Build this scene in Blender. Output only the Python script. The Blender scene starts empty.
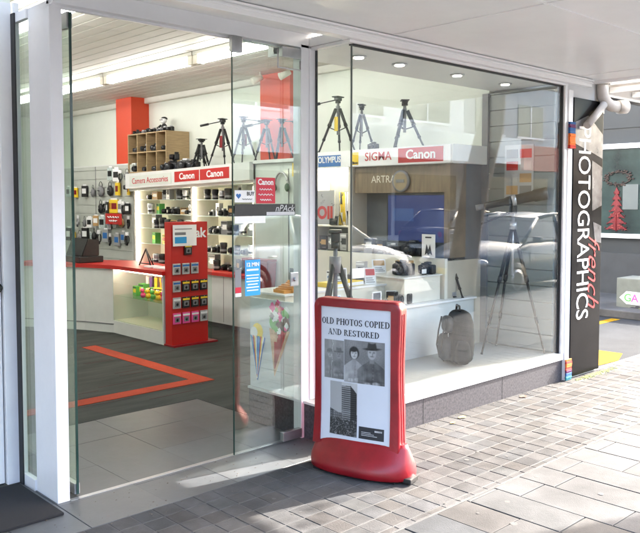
import bpy, bmesh, math, random
from math import sin, cos, pi, radians, atan, tan, sqrt, hypot
from mathutils import Vector, Matrix
random.seed(7)
SC = bpy.context.scene
COL = SC.collection

# ------------------------------------------------------------------ camera
F, PITCH, HEAD = 772.0, atan(41/772), radians(46.547)
CAM = Vector((-3.5607, -3.4458, 1.6))
cd = bpy.data.cameras.new('camera'); cam = bpy.data.objects.new('camera', cd); COL.objects.link(cam)
cd.sensor_width = 36; cd.lens = F/640*36; cd.shift_y = -25.5/640; cd.clip_start = .05; cd.clip_end = 600
cam.location = CAM
cam.rotation_euler = (pi/2-PITCH, 0, HEAD-pi/2)
SC.camera = cam

# ------------------------------------------------------------------ light
SUN_EL, SUN_AZ = radians(31.0), radians(-11.3)          # the sun stands towards +X, a little towards -Y
w = bpy.data.worlds.new('World'); SC.world = w; w.use_nodes = True
nt = w.node_tree; bg = nt.nodes['Background']; sky = nt.nodes.new('ShaderNodeTexSky')
sky.sky_type = 'NISHITA'; sky.sun_disc = False; sky.sun_elevation = SUN_EL; sky.sun_rotation = pi/2-SUN_AZ; sky.dust_density = 3.5; sky.ozone_density = .6; sky.air_density = 1.0
nt.links.new(sky.outputs[0], bg.inputs[0]); bg.inputs[1].default_value = .15
sl = bpy.data.lights.new('sun', 'SUN'); sl.energy = 2.0; sl.angle = radians(.5); sl.color = (1, .965, .92)
so = bpy.data.objects.new('sun', sl); COL.objects.link(so)
sd = Vector((cos(SUN_EL)*cos(SUN_AZ), cos(SUN_EL)*sin(SUN_AZ), sin(SUN_EL)))
so.rotation_euler = sd.to_track_quat('Z', 'Y').to_euler(); so.location = (20, -4, 14)
SC.view_settings.view_transform = 'Standard'; SC.view_settings.look = 'None'
SC.view_settings.exposure = 3.95; SC.view_settings.gamma = 1
SC.render.engine = 'CYCLES'
SC.cycles.max_bounces = 10; SC.cycles.transparent_max_bounces = 24; SC.cycles.glossy_bounces = 5; SC.cycles.diffuse_bounces = 5
SC.cycles.caustics_reflective = False

# ------------------------------------------------------------------ materials
MATS = {}
def mat(name, col, rough=.5, metal=0, var=.0, scale=6, bump=0, emit=0, coat=0, attr=False, dirt=0, bscale=None, stretch=None, spec=.5, col2=None, detail=4):
    if name in MATS: return MATS[name]
    m = bpy.data.materials.new(name); m.use_nodes = True; t = m.node_tree; N = t.nodes; L = t.links
    b = N['Principled BSDF']; c4 = (*col, 1)
    b.inputs['Base Color'].default_value = c4; b.inputs['Roughness'].default_value = rough
    b.inputs['Metallic'].default_value = metal; b.inputs['Coat Weight'].default_value = coat
    b.inputs['Specular IOR Level'].default_value = spec
    if emit:
        b.inputs['Emission Color'].default_value = c4; b.inputs['Emission Strength'].default_value = emit
    src = None
    if var or bump or col2:
        tc = N.new('ShaderNodeTexCoord'); mp = N.new('ShaderNodeMapping'); L.new(tc.outputs['Object'], mp.inputs[0])
        if stretch: mp.inputs['Scale'].default_value = stretch
        nz = N.new('ShaderNodeTexNoise'); nz.inputs['Scale'].default_value = scale; nz.inputs['Detail'].default_value = detail
        nz.inputs['Roughness'].default_value = .6; L.new(mp.outputs[0], nz.inputs[0])
        if var or col2:
            r = N.new('ShaderNodeValToRGB'); r.color_ramp.elements[0].position = .3; r.color_ramp.elements[1].position = .7
            a = col2 if col2 else tuple(min(1, c*(1+var)) for c in col); d = col if col2 else tuple(c*(1-var) for c in col)
            r.color_ramp.elements[0].color = (*d, 1); r.color_ramp.elements[1].color = (*a, 1)
            L.new(nz.outputs[0], r.inputs[0]); src = r.outputs[0]
            q = N.new('ShaderNodeMapRange'); q.inputs[3].default_value = max(0, rough-.08); q.inputs[4].default_value = min(1, rough+.08)
            L.new(nz.outputs[0], q.inputs[0]); L.new(q.outputs[0], b.inputs['Roughness'])
        if bump:
            n2 = N.new('ShaderNodeTexNoise'); n2.inputs['Scale'].default_value = bscale or scale*8; n2.inputs['Detail'].default_value = 5
            L.new(mp.outputs[0], n2.inputs[0])
            bp = N.new('ShaderNodeBump'); bp.inputs['Strength'].default_value = bump; bp.inputs['Distance'].default_value = .004
            L.new(n2.outputs[0], bp.inputs['Height']); L.new(bp.outputs[0], b.inputs['Normal'])
    if dirt:
        tc2 = N.new('ShaderNodeTexCoord'); n3 = N.new('ShaderNodeTexNoise'); n3.inputs['Scale'].default_value = 1.3; n3.inputs['Detail'].default_value = 7; n3.inputs['Roughness'].default_value = .7
        L.new(tc2.outputs['Object'], n3.inputs[0]); mr = N.new('ShaderNodeMapRange'); mr.inputs[1].default_value = .35; mr.inputs[2].default_value = .68; mr.inputs[3].default_value = 1-dirt; mr.inputs[4].default_value = 1+dirt*.5
        L.new(n3.outputs[0], mr.inputs[0]); vm = N.new('ShaderNodeVectorMath'); vm.operation = 'SCALE'
        if src: L.new(src, vm.inputs[0])
        else: vm.inputs[0].default_value = col
        L.new(mr.outputs[0], vm.inputs['Scale']); src = vm.outputs[0]
    if attr:
        at = N.new('ShaderNodeAttribute'); at.attribute_name = 'tint'
        mx = N.new('ShaderNodeMix'); mx.data_type = 'RGBA'; mx.blend_type = 'MULTIPLY'; mx.inputs[0].default_value = 1
        if src: L.new(src, mx.inputs[6])
        else: mx.inputs[6].default_value = c4
        L.new(at.outputs['Color'], mx.inputs[7]); src = mx.outputs[2]
    if src: L.new(src, b.inputs['Base Color'])
    MATS[name] = m; return m

def glassmat(name, tint=(.93, .97, .95), ior=1.6, rough=0.0, haze=0):
    m = bpy.data.materials.new(name); m.use_nodes = True; t = m.node_tree; N = t.nodes; L = t.links; N.clear()
    o = N.new('ShaderNodeOutputMaterial'); tr = N.new('ShaderNodeBsdfTransparent'); tr.inputs[0].default_value = (*tint, 1)
    gl = N.new('ShaderNodeBsdfGlossy'); gl.inputs['Roughness'].default_value = rough; gl.inputs[0].default_value = (1, 1, 1, 1)
    fr = N.new('ShaderNodeFresnel'); ge = N.new('ShaderNodeNewGeometry'); mr = N.new('ShaderNodeMapRange'); mr.inputs[3].default_value = ior; mr.inputs[4].default_value = 1/ior
    L.new(ge.outputs['Backfacing'], mr.inputs[0]); L.new(mr.outputs[0], fr.inputs[0]); mx = N.new('ShaderNodeMixShader')
    L.new(fr.outputs[0], mx.inputs[0]); L.new(tr.outputs[0], mx.inputs[1]); L.new(gl.outputs[0], mx.inputs[2])
    L.new(mx.outputs[0], o.inputs[0]); MATS[name] = m; return m

PAINT = mat('white paint', (.84, .84, .83), .35, dirt=.05)
PAINTB = mat('white powder coat', (.78, .785, .8), .3, dirt=.07)
SOFFIT = mat('soffit paint', (.86, .865, .85), .3, dirt=.05)
GRANITE = mat('grey granite', (.03, .029, .033), .4, spec=.3, col2=(.095, .09, .098), scale=60, bump=.15, detail=6)
GRANTOP = mat('pale sill', (.62, .61, .6), .4, var=.04)
STEEL = mat('brushed steel', (.45, .45, .46), .32, .9, var=.08, scale=20)
DARKST = mat('dark rubber seal', (.02, .02, .022), .6, var=.2)
EDGE = mat('green glass edge', (.02, .05, .04), .15, var=.2)
GLASS = glassmat('clear shop glass', (.96, .98, .97), 1.43)
GLASS2 = glassmat('door glass', (.9, .95, .925), 1.75)
GLASSI = glassmat('thin shelf glass', (.88, .95, .91), 1.4)
RED = mat('red plastic', (.27, .004, .01), .4, var=.12, scale=5, dirt=.32, bump=.06, bscale=90)
REDP = mat('red print', (.5, .016, .012), .45, var=.06, scale=3)
CRED = mat('crimson print', (.55, .01, .035), .4, var=.05)
ORANGE = mat('orange red wall paint', (.62, .06, .018), .55, var=.06, scale=2)
OSTRIPE = mat('orange carpet', (.4, .045, .012), .95, dirt=.3, var=.2, scale=90, bump=.3)
WHITE = mat('white card', (.82, .82, .82), .5, var=.03)
WHITEP = mat('white poster paper', (.58, .6, .65), .4, var=.02)
BLACK = mat('black plastic', (.012, .012, .013), .42, var=.25, scale=30)
BLACKG = mat('gloss black panel', (.004, .004, .005), .2, spec=.08, var=.3, scale=5)
INK = mat('black ink', (.02, .02, .025), .5, var=.1)
GREY = mat('mid grey plastic', (.2, .2, .21), .45, var=.1)
SILVER = mat('silver plastic', (.5, .5, .52), .3, .6, var=.06)
BLUE = mat('blue print', (.02, .14, .42), .4, var=.05)
CYAN = mat('light blue print', (.03, .33, .68), .4, var=.05)
YELLOW = mat('yellow print', (.85, .6, .03), .45, var=.08)
GREEN = mat('green print', (.1, .42, .08), .5, var=.1)
PINK = mat('pink print', (.8, .08, .3), .5, var=.1)
PURPLE = mat('violet print', (.16, .06, .3), .5, var=.1)
TAN = mat('tan print', (.5, .3, .12), .5, var=.1)
LENS = mat('lens glass', (.01, .012, .02), .05, var=.2, coat=.5)
WOOD = mat('pale wood veneer', (.42, .3, .16), .5, var=.2, scale=6, stretch=(1, 1, 12), bump=.05)
WOODB = mat('brown wood panel', (.2, .15, .095), .4, var=.25, scale=4, stretch=(1, 8, 1))
CREAM = mat('cream laminate', (.76, .72, .62), .4, var=.04)
CREAMW = mat('off white laminate', (.7, .71, .69), .35, var=.04)
WALLM = mat('pale green wall paint', (.73, .76, .69), .7, var=.03, scale=2)
CEILM = mat('cream ceiling boards', (.64, .63, .57), .6, var=.05, scale=3)
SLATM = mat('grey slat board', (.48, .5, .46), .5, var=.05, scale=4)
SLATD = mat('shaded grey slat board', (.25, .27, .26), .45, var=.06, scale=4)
TUBEL = mat('fluorescent tube', (1, .99, .97), emit=1.9)
STRIP = mat('warm strip lamp', (1, .9, .72), emit=2.8)
DLAMP = mat('downlight lamp', (1, .93, .8), emit=1.6)
SCREEN = mat('lit blue screen', (.01, .018, .075), .25, emit=.08)
SCREENL = mat('lit pale blue screen', (.015, .035, .11), .25, emit=.08)
DKGREY = mat('charcoal painted render', (.022, .026, .028), .6, var=.15, scale=1.5, bump=.2)

# ------------------------------------------------------------------ mesh helpers
ORIG = {}
class MB:
    def __init__(s): s.bm = bmesh.new(); s.lay = s.bm.loops.layers.color.new('tint')
    def _tint(s, faces, c):
        for f in faces:
            for l in f.loops: l[s.lay] = (c[0], c[1], c[2], 1)
    def box(s, x0, x1, y0, y1, z0, z1, bev=0, rot=0, piv=None, tint=(1, 1, 1), seg=2):
        b = bmesh.new(); bmesh.ops.create_cube(b, size=1)
        for v in b.verts: v.co = Vector(((x0+x1)/2+v.co.x*(x1-x0), (y0+y1)/2+v.co.y*(y1-y0), (z0+z1)/2+v.co.z*(z1-z0)))
        if bev: bmesh.ops.bevel(b, geom=b.edges[:], offset=bev, segments=seg, affect='EDGES', profile=.6)
        if rot:
            p = Vector(piv) if piv else Vector(((x0+x1)/2, (y0+y1)/2, 0)); R = Matrix.Rotation(rot, 3, 'Z')
            for v in b.verts: v.co = R @ (v.co-p)+p
        return s.merge(b, tint)
    def merge(s, b, tint=(1, 1, 1)):
        mp = {v: s.bm.verts.new(v.co) for v in b.verts}; fs = []
        for f in b.faces:
            try: nf = s.bm.faces.new([mp[v] for v in f.verts]); nf.smooth = f.smooth; fs.append(nf)
            except ValueError: pass
        s._tint(fs, tint); b.free(); return s
    def tube(s, pts, r, seg=8, cap=True, tint=(1, 1, 1)):
        pts = [Vector(p) for p in pts]; n = len(pts); rr = r if isinstance(r, (list, tuple)) else [r]*n; rings = []; pn = None
        for i, p in enumerate(pts):
            d = (pts[min(i+1, n-1)]-pts[max(i-1, 0)]).normalized()
            if pn is None: a = d.orthogonal().normalized()
            else:
                a = pn-d*pn.dot(d); a = a.normalized() if a.length > 1e-5 else d.orthogonal().normalized()
            pn = a; b = d.cross(a)
            rings.append([s.bm.verts.new(p+(a*cos(2*pi*k/seg)+b*sin(2*pi*k/seg))*rr[i]) for k in range(seg)])
        fs = []
        for i in range(n-1):
            for k in range(seg):
                f = s.bm.faces.new([rings[i][k], rings[i][(k+1) % seg], rings[i+1][(k+1) % seg], rings[i+1][k]]); f.smooth = True; fs.append(f)
        if cap: fs.append(s.bm.faces.new(rings[0][::-1])); fs.append(s.bm.faces.new(rings[-1]))
        s._tint(fs, tint); return s
    def lathe(s, prof, c, seg=16, axis='Z', smooth=True):
        c = Vector(c); rings = []
        def P(r, h, a):
            x, y = r*cos(a), r*sin(a)
            return c+(Vector((x, y, h)) if axis == 'Z' else Vector((h, x, y)) if axis == 'X' else Vector((y, h, x)))
        for r, h in prof: rings.append([s.bm.verts.new(P(max(r, 1e-4), h, 2*pi*k/seg)) for k in range(seg)])
        fs = []
        for i in range(len(rings)-1):
            for k in range(seg):
                f = s.bm.faces.new([rings[i][k], rings[i][(k+1) % seg], rings[i+1][(k+1) % seg], rings[i+1][k]]); f.smooth = smooth; fs.append(f)
        fs.append(s.bm.faces.new(rings[0][::-1])); fs.append(s.bm.faces.new(rings[-1])); s._tint(fs, (1, 1, 1)); return s
    def ball(s, c, r, sub=2, sc=(1, 1, 1)):
        b = bmesh.new(); bmesh.ops.create_icosphere(b, subdivisions=sub, radius=r)
        for v in b.verts: v.co = Vector((v.co.x*sc[0], v.co.y*sc[1], v.co.z*sc[2]))+Vector(c)
        for f in b.faces: f.smooth = True
        return s.merge(b)
    def poly(s, pts, tint=(1, 1, 1)):
        f = s.bm.faces.new([s.bm.verts.new(Vector(p)) for p in pts]); s._tint([f], tint); return s
    def prism(s, pts, ext, tint=(1, 1, 1), bev=0):          # polygon of 3D points extruded by vector ext
        b = bmesh.new(); e = Vector(ext); a = [b.verts.new(Vector(p)) for p in pts]; c = [b.verts.new(Vector(p)+e) for p in pts]; n = len(pts)
        b.faces.new(a[::-1]); b.faces.new(c)
        for i in range(n): b.faces.new([a[i], a[(i+1) % n], c[(i+1) % n], c[i]])
        bmesh.ops.recalc_face_normals(b, faces=b.faces[:])
        if bev: bmesh.ops.bevel(b, geom=b.edges[:], offset=bev, segments=2, affect='EDGES')
        return s.merge(b, tint)
    def xform(s, fn):
        for v in s.bm.verts: v.co = Vector(fn(v.co))
        return s
    def build(s, name, m, parent=None, recalc=True):
        if recalc: bmesh.ops.recalc_face_normals(s.bm, faces=s.bm.faces[:])
        vs = s.bm.verts
        if parent is not None: o0 = ORIG[parent.name]
        else:
            xs = [v.co.x for v in vs]; ys = [v.co.y for v in vs]; zs = [v.co.z for v in vs]
            o0 = Vector(((min(xs)+max(xs))/2, (min(ys)+max(ys))/2, min(zs)))
        for v in vs: v.co -= o0
        me = bpy.data.meshes.new(name); s.bm.to_mesh(me); s.bm.free(); me.materials.append(m)
        o = bpy.data.objects.new(name, me); COL.objects.link(o); ORIG[o.name] = o0
        if parent is not None: o.parent = parent
        else: o.location = o0
        return o

def tag(o, label, cat, group=None):
    o['label'] = label; o['category'] = cat
    if group: o['group'] = group
    return o
def thing(name, label, cat, loc=(0, 0, 0), group=None, orig=None):
    o = bpy.data.objects.new(name, None); o.empty_display_size = .05; COL.objects.link(o); o.location = loc
    ORIG[o.name] = Vector(orig if orig is not None else loc); return tag(o, label, cat, group)
def struct(o): o['kind'] = 'structure'; return o
def dup(root, loc, rz=0, label=None, scale=None, group=None, cat=None):
    def cp(o, par):
        c = o.copy(); COL.objects.link(c)
        if par is not None: c.parent = par
        for ch in o.children: cp(ch, c)
        return c
    r = cp(root, None); r.location = loc; r.rotation_euler = (0, 0, rz)
    if scale: r.scale = (scale,)*3 if not isinstance(scale, tuple) else scale
    if label: r['label'] = label
    if group: r['group'] = group
    if cat: r['category'] = cat
    return r
def text(name, s, size, o, right, up, m, parent=None, ext=.001, align='CENTER', sx=1.0, shear=0.0, bold=0, lift=0.001, spacing=1.0):
    cu = bpy.data.curves.new('t', 'FONT'); cu.body = s; cu.size = size; cu.align_x = align; cu.align_y = 'CENTER'
    cu.extrude = ext; cu.shear = shear; cu.offset = bold; cu.space_character = spacing; cu.resolution_u = 3
    ob = bpy.data.objects.new('t', cu); COL.objects.link(ob); dg = bpy.context.evaluated_depsgraph_get()
    me = bpy.data.meshes.new_from_object(ob.evaluated_get(dg)); bpy.data.objects.remove(ob); bpy.data.curves.remove(cu)
    r = Vector(right).normalized(); u = Vector(up).normalized(); n = r.cross(u)
    base = ORIG[parent.name] if parent is not None else Vector((0, 0, 0)); o = Vector(o)
    for v in me.vertices: v.co = o+r*v.co.x*sx+u*v.co.y+n*(v.co.z+lift+ext)-base
    me.name = name; me.materials.clear(); me.materials.append(m)
    ob = bpy.data.objects.new(name, me); COL.objects.link(ob); ORIG[ob.name] = base
    if parent is not None: ob.parent = parent
    return ob
NX = ((0, -1, 0), (0, 0, 1))      # text on a face looking towards -X: right is -Y
NY = ((1, 0, 0), (0, 0, 1))       # text on a face looking towards -Y

# ------------------------------------------------------------------ ground
PAVER = mat('paver brick', (.084, .081, .079), .6, var=.16, scale=9, bump=.5, bscale=120, attr=True, dirt=.4, spec=.06)
SLAB = mat('concrete slab', (.09, .0885, .087), .62, var=.1, scale=2.5, bump=.35, bscale=150, attr=True, dirt=.35, spec=.06)
ENTRY = mat('entry tile', (.092, .095, .096), .4, var=.06, scale=3, bump=.1, bscale=60, attr=True, dirt=.25)
MORTAR = mat('pale mortar', (.1, .097, .093), .95, spec=.1, var=.12, scale=30, bump=.4)
MORTARD = mat('grey mortar', (.06, .062, .063), .9, var=.12, scale=30)
ASPH = mat('asphalt', (.11, .11, .11), .8, var=.18, scale=3, bump=.6, bscale=150)

def cells(rects, z, h, m, name, tv=.12, gap=.005, parent=None, warm=.02):
    b = MB()
    for (x0, x1, y0, y1) in rects:
        t = 1+random.uniform(-tv, tv); wv = random.uniform(-warm, warm); dz = random.uniform(-.0012, .0012)
        x0 += gap; x1 -= gap; y0 += gap; y1 -= gap; e = .0016
        P = [(x0, y0), (x1, y0), (x1, y1), (x0, y1)]; Q = [(x0+e, y0+e), (x1-e, y0+e), (x1-e, y1-e), (x0+e, y1-e)]
        tz = z+h+dz; c = (t*(1+wv), t, t*(1-wv))
        lo = [b.bm.verts.new((*p, z)) for p in P]; mi = [b.bm.verts.new((*p, tz-.0014)) for p in P]; hi = [b.bm.verts.new((*p, tz)) for p in Q]
        fs = [b.bm.faces.new(hi)]
        for i in range(4):
            j = (i+1) % 4; fs.append(b.bm.faces.new([lo[i], lo[j], mi[j], mi[i]])); fs.append(b.bm.faces.new([mi[i], mi[j], hi[j], hi[i]]))
        b._tint(fs, c)
    return b.build(name, m, parent, recalc=False)

g = MB(); g.poly([(-300, -300, -.16), (300, -300, -.16), (300, 300, -.16), (-300, 300, -.16)])
struct(g.build('ground', ASPH, recalc=False))
g = MB(); g.box(-30, 40, -3.9, -1.05, -.13, -.008); g.box(-30, 40, -1.05, 0.0, -.13, -.0022); g.box(-30, -1.83, 0.0, .84, -.13, -.008)
g.box(3.32, 40, 0.0, .06, -.13, -.008)
struct(g.build('pavement_base', MORTAR))
P = .125; rc = []
y = 0.0
for r in range(8):
    y1 = .0-r*P; y0 = y1-P+.0
    x = -6.0
    while x < 9.0:
        rc.append((x, x+P, y0, y1)); x += P
for x in [i*P for i in range(-48, 72)]: rc.append((x, x+P*.999, -1.04, -1.0))
struct(cells(rc, -.008, .008, PAVER, 'pavement_pavers', .11, .0035))
rc = []
k = -60
while k < 110:
    x = .04+k*.256; y = -1.05-random.uniform(0, .5); rc.append((x, x+.256, y, -1.05))
    while y > -3.7:
        y2 = max(y-.52, -3.75); rc.append((x, x+.256, y2, y)); y = y2
    k += 1
struct(cells(rc, -.008, .008, SLAB, 'pavement_slabs', .09, .0035))
g = MB()
for i in range(-12, 16): g.box(i*2.4+.006, i*2.4+2.394, -3.9, -3.755, -.16, .004, bev=.012)
struct(g.build('kerb', SLAB))
# entry tiles inside the doorway and slabs before the next door
rc = []
yy = [0.0, .36, .81, 1.26, 1.70]
for a, b_ in zip(yy[:-1], yy[1:]):
    x = -1.83
    while x < -.06: rc.append((x, min(x+.445, -.05), a, b_)); x += .445
struct(cells(rc, -.008, .008, ENTRY, 'entry_tiles', .05, .0004))
rc = []
for j in range(2):
    for i in range(14): rc.append((-6.3+i*.32, -6.3+i*.32+.32 if i < 13 else -1.83, j*.42, j*.42+.42))
struct(cells(rc, -.008, .008, ENTRY, 'entry_slabs', .07, .0015))
g = MB(); g.box(-1.83, 2.66, 0, 12, -.13, -.0075); struct(g.build('floor_slab', MORTARD))
# carpet: dark with long streaks
cm = mat('dark striped carpet', (.016, .019, .016), .95, col2=(.055, .06, .052), scale=1.3, stretch=(.9, 5, 1), bump=.4, bscale=220, detail=3)
g = MB(); g.box(-1.82, 2.6, 1.70, 10.5, -.0075, .002); g.box(-.05, 2.6, .95, 1.70, -.0075, .002); struct(g.build('floor', cm))
g = MB(); g.box(.27, .43, 2.29, 4.35, .002, .006); g.box(-1.8, .43, 2.13, 2.29, .002, .006)
struct(g.build('floor_stripe', OSTRIPE))
# carpet coloured flecks
g = MB()
for i in range(60):
    x = random.uniform(-1.7, 1.2); y = random.uniform(1.8, 5); l = random.uniform(.15, .5); g.box(x, x+l, y, y+.012, .0018, .0035)
struct(g.build('floor_flecks', mat('muted pink carpet fleck', (.06, .03, .03), .95, var=.2)))
g = MB(); random.seed(77)
for i in range(170):
    x = random.uniform(-3, 6); y = -random.uniform(.1, 3.3); r = random.uniform(.006, .017); n = 9; g.poly([(x+r*(1+.25*random.random())*cos(2*pi*k/n), y+r*(1+.25*random.random())*sin(2*pi*k/n), .0018) for k in range(n)])
struct(g.build('pavement_spots', mat('old gum spot', (.06, .056, .052), .7, var=.3, scale=60), recalc=False))
g = MB()
for i in range(260):
    x = random.uniform(-2, 3.3); y = -abs(random.gauss(0, .03))-.006 if x > -.1 else random.uniform(-.1, .4); r = random.uniform(.0015, .005); g.ball((x, y, .001), r, 1, (1.4, 1, .5))
o = g.build('grit', mat('fine grit', (.12, .1, .08), .9, var=.4, scale=60)); tag(o, 'fine grit and dirt lying along the foot of the granite base', 'grit'); o['kind'] = 'stuff'
# road, lane, far pavement
g = MB(); g.box(-60, 90, -10.6, -3.9, -.16, -.12); struct(g.build('road', ASPH))
g = MB()
for i in range(-10, 18): g.box(i*5, i*5+2.4, -7.3, -7.2, -.12, -.116)
struct(g.build('road_marking', WHITE))
g = MB(); g.box(-60, 90, -14, -10.6, -.16, 0, bev=.01); struct(g.build('far_pavement', SLAB))
g = MB(); g.box(3.32, 8.5, .06, 30, -.15, -.012); struct(g.build('lane', mat('lane asphalt', (.03, .032, .035), .95, spec=.08, var=.2, scale=2, bump=.6, bscale=120)))
YP = mat('yellow road paint', (.2, .115, .004), .95, spec=.08, var=.15, scale=20)
g = MB(); g.prism([(3.45, .1, -.012), (3.9, .07, -.012), (4.27, .2, -.012), (4.25, .5, -.012), (3.9, .52, -.012), (3.6, .35, -.012)], (0, 0, .004)); g.box(5.9, 6.5, 1.28, 1.4, -.012, -.008)
struct(g.build('lane_marking', YP))
g = MB(); g.box(6.6, 8.5, .062, 30, -.012, .09, bev=.01); struct(g.build('lane_kerb', SLAB))
# moss at the foot of the banner
g = MB()
for i in range(420):
    x = random.gauss(3.12, .17); y = -.055-abs(random.gauss(0, .035)); r = random.uniform(.004, .011)
    g.ball((x, y, .0), r, 1, (1, 1, .35))
o = g.build('moss', mat('dry green moss', (.16, .19, .05), .95, var=.3, scale=40)); tag(o, 'thin green moss growing in the paving joints below the black banner', 'moss'); o['kind'] = 'stuff'

# ------------------------------------------------------------------ shop building shell
g = MB(); g.box(2.6, 3.28, .0+.02, 12, -.01, 6); g.box(2.72, 3.28, .02, .021, 0, 1)
shell = thing('shop_building', 'white painted shop building above and around the camera shop front', 'building', (0, .2, 0))
g = MB(); g.box(2.665, 3.29, 0.0, 11, -.01, 3.0); g.box(-30, 3.29, .03, 11, 3.26, 7.5); g.build('wall', mat('white render', (.66, .66, .65), .7, var=.06, scale=1.5, bump=.2), shell)
g = MB(); g.box(-30, 3.35, -.05, 11.1, 7.5, 7.7); g.build('parapet', PAINT, shell)
g = MB()
for (x0, x1, y0, y1, z0, z1) in [(-30, 3.02, -.05, .03, 2.612, 2.68)]: g.box(x0, x1, y0, y1, z0, z1, bev=.004)
for zz, dy in ((2.661, -.066), (2.64, -.058)): g.box(-30, 3.03, dy, -.0501, zz, zz+.014, bev=.003)
g.build('cornice', PAINT, shell)
g = MB()
for i in range(5):
    x = -14+i*3.5; g = MB(); g.box(x, x+1.4, .0, .029, 4.4, 6.3); g.build('upper_window', mat('dark window glass', (.03, .035, .04), .06, var=.2), shell)

struct_list = []
g = MB(); g.box(2.58, 2.664, .74, 10.6, 0, 3.14); struct(g.build('wall_right', WALLM))
g = MB(); g.box(-1.9, -1.825, .88, 10.6, 0, 3.14); struct(g.build('wall_left', WALLM))
g = MB(); g.box(-1.9, 2.66, 10.6, 10.7, 0, 3.14); struct(g.build('wall_back', WALLM))
g = MB(); g.box(2.50, 2.58, .74, 10.6, 3.03, 3.115, bev=.015); struct(g.build('wall_cornice', CEILM))
g = MB(); g.box(-1.9, 2.66, .4, 10.7, 3.135, 3.2); struct(g.build('ceiling_backing', mat('dark ceiling gap', (.2, .18, .14), .8, var=.1)))
g = MB(); x = -1.9
while x < 2.58:
    for (a, b_) in ((.44, 2.9), (2.904, 5.6), (5.604, 8.2), (8.204, 10.6)): g.box(x+.006, min(x+.142, 2.58), a, b_, 3.115, 3.134, bev=.003, seg=1)
    x += .148
struct(g.build('ceiling', CEILM))
# bulkhead above the shopfront inside, front of the ceiling void
g = MB(); g.box(-1.9, 2.66, .375, .44, 2.66, 3.2); struct(g.build('wall_front', WALLM))

# canopy over the pavement
can = thing('canopy', 'wide white flat canopy over the whole pavement with panel joints', 'canopy', (-5, -1.3, 2.68))
g = MB()
g.box(-30, 3.12, -2.12, -.068, 2.682, 2.80); g.box(-30, 3.12, -.0679, .0299, 2.6815, 2.80); g.box(-30, -.02, .03, .37, 2.69, 2.80)
g.build('deck', SOFFIT, can)
g = MB()
for x in (-4.6, -2.15, .30, 2.75): g.box(x, x+.014, -2.1, -.07, 2.6765, 2.6815)
for y in (-1.18,): g.box(-30, 3.1, y, y+.012, 2.6765-.0005, 2.6815)
g.build('joint_strip', PAINT, can)
g = MB(); g.box(-30, 3.16, -2.2, -2.121, 2.62, 2.98, bev=.01); g.box(3.121, 3.16, -2.12, .0, 2.655, 2.98, bev=.008); g.build('fascia', PAINT, can)
# side awning of the lane beyond
law = thing('lane_awning', 'weathered white steel awning frame over the lane right of the downpipe', 'awning', (4.5, .6, 2.6))
g = MB(); g.box(3.30, 5.6, .25, .33, 2.66, 2.74, bev=.006); g.box(3.30, 5.6, -.6, -.53, 2.69, 2.76, bev=.006)
for i in range(5): g.box(3.45+i*.5, 3.5+i*.5, -.52, .24, 2.68, 2.73)
g.build('frame', PAINT, law)
g = MB(); g.box(3.3, 5.6, -.62, .4, 2.765, 2.79); g.build('sheet', mat('rusty pale sheet', (.6, .55, .5), .6, var=.2, scale=4), law)
g = MB(); g.tube([(3.3, .16, 2.6), (4.4, .13, 2.585), (5.6, .16, 2.6)], .014); g.build('cable', BLACK, law)

# downpipe
PVC = mat('pale pipe plastic', (.5, .47, .43), .4, var=.08, scale=10)
dp = thing('downpipe', 'pale grey drain pipe bending under the canopy end above the banner', 'drain pipe', (3.25, -.02, 2.3))
g = MB(); g.tube([(3.22, -.05, 2.72), (3.22, -.05, 2.60), (3.225, -.055, 2.54), (3.25, -.075, 2.49), (3.29, -.10, 2.462), (3.36, -.14, 2.455)], .052, 20); g.build('elbow', PVC, dp)
g = MB(); g.tube([(3.355, -.135, 2.455), (3.43, -.18, 2.458)], .062, 24); g.build('end_socket', PVC, dp)
g = MB(); g.tube([(3.22, -.05, 2.655), (3.22, -.05, 2.69)], .068, 20); g.build('collar', PVC, dp)
g = MB(); g.tube([(3.2, -.075, 2.47), (3.05, -.075, 2.36), (2.9, -.07, 2.26)], .034, 14); g.build('branch_pipe', PVC, dp)
g = MB(); g.box(3.14, 3.30, -.03, .0, 2.4, 2.43); g.build('bracket', STEEL, dp)

# ------------------------------------------------------------------ display window
dw = thing('display_window', 'large corner display window on a granite base with white frame', 'shop window', (1.3, .2, 0))
g = MB(); g.box(-.06, 2.66, .0, .05, .0-.01, .185, bev=.002); g.box(-.11, -.061, .05, .95, -.01, .232, bev=.002); g.build('granite_base', GRANITE, dw)
g = MB()
for x in (.72, 1.72): g.box(x, x+.004, -.0012, 0, 0, .185)
g.build('base_joint', DARKST, dw)
g = MB(); g.box(-.065, 2.66, -.012, .06, .187, .246, bev=.003); g.box(-.064, -.0, .061, .37, .187, .246, bev=.003)
g.box(-.118, -.065, .02, .955, .234, .25, bev=.002); g.build('sill', GRANTOP, dw)
g = MB(); g.box(-.05, 2.665, -.014, .05, 2.592, 2.611, bev=.003); g.box(-.05, -.0, .051, .345, 2.592, 2.611, bev=.003)
g.box(2.622, 2.664, -.012, .05, .247, 2.5915, bev=.003); g.build('window_frame', PAINT, dw)
g = MB(); g.box(2.61, 2.621, .006, .045, .247, 2.5915); g.box(.0, 2.61, .006, .045, 2.584, 2.5915); g.box(-.012, 0.0, .335, .352, .247, 2.5915); g.build('black_seal', DARKST, dw)
g = MB(); g.box(.002, 2.61, .016, .026, .247, 2.584); g.build('front_glass', GLASS, dw)
g = MB(); g.box(-.014, -.004, .03, .335, .247, 2.5915); g.build('side_glass', GLASS, dw)
g = MB(); g.box(-.003, .002, .014, .027, .247, 2.5915); g.build('glass_joint', mat('clear silicone joint', (.1, .12, .11), .3, var=.1), dw)
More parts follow.
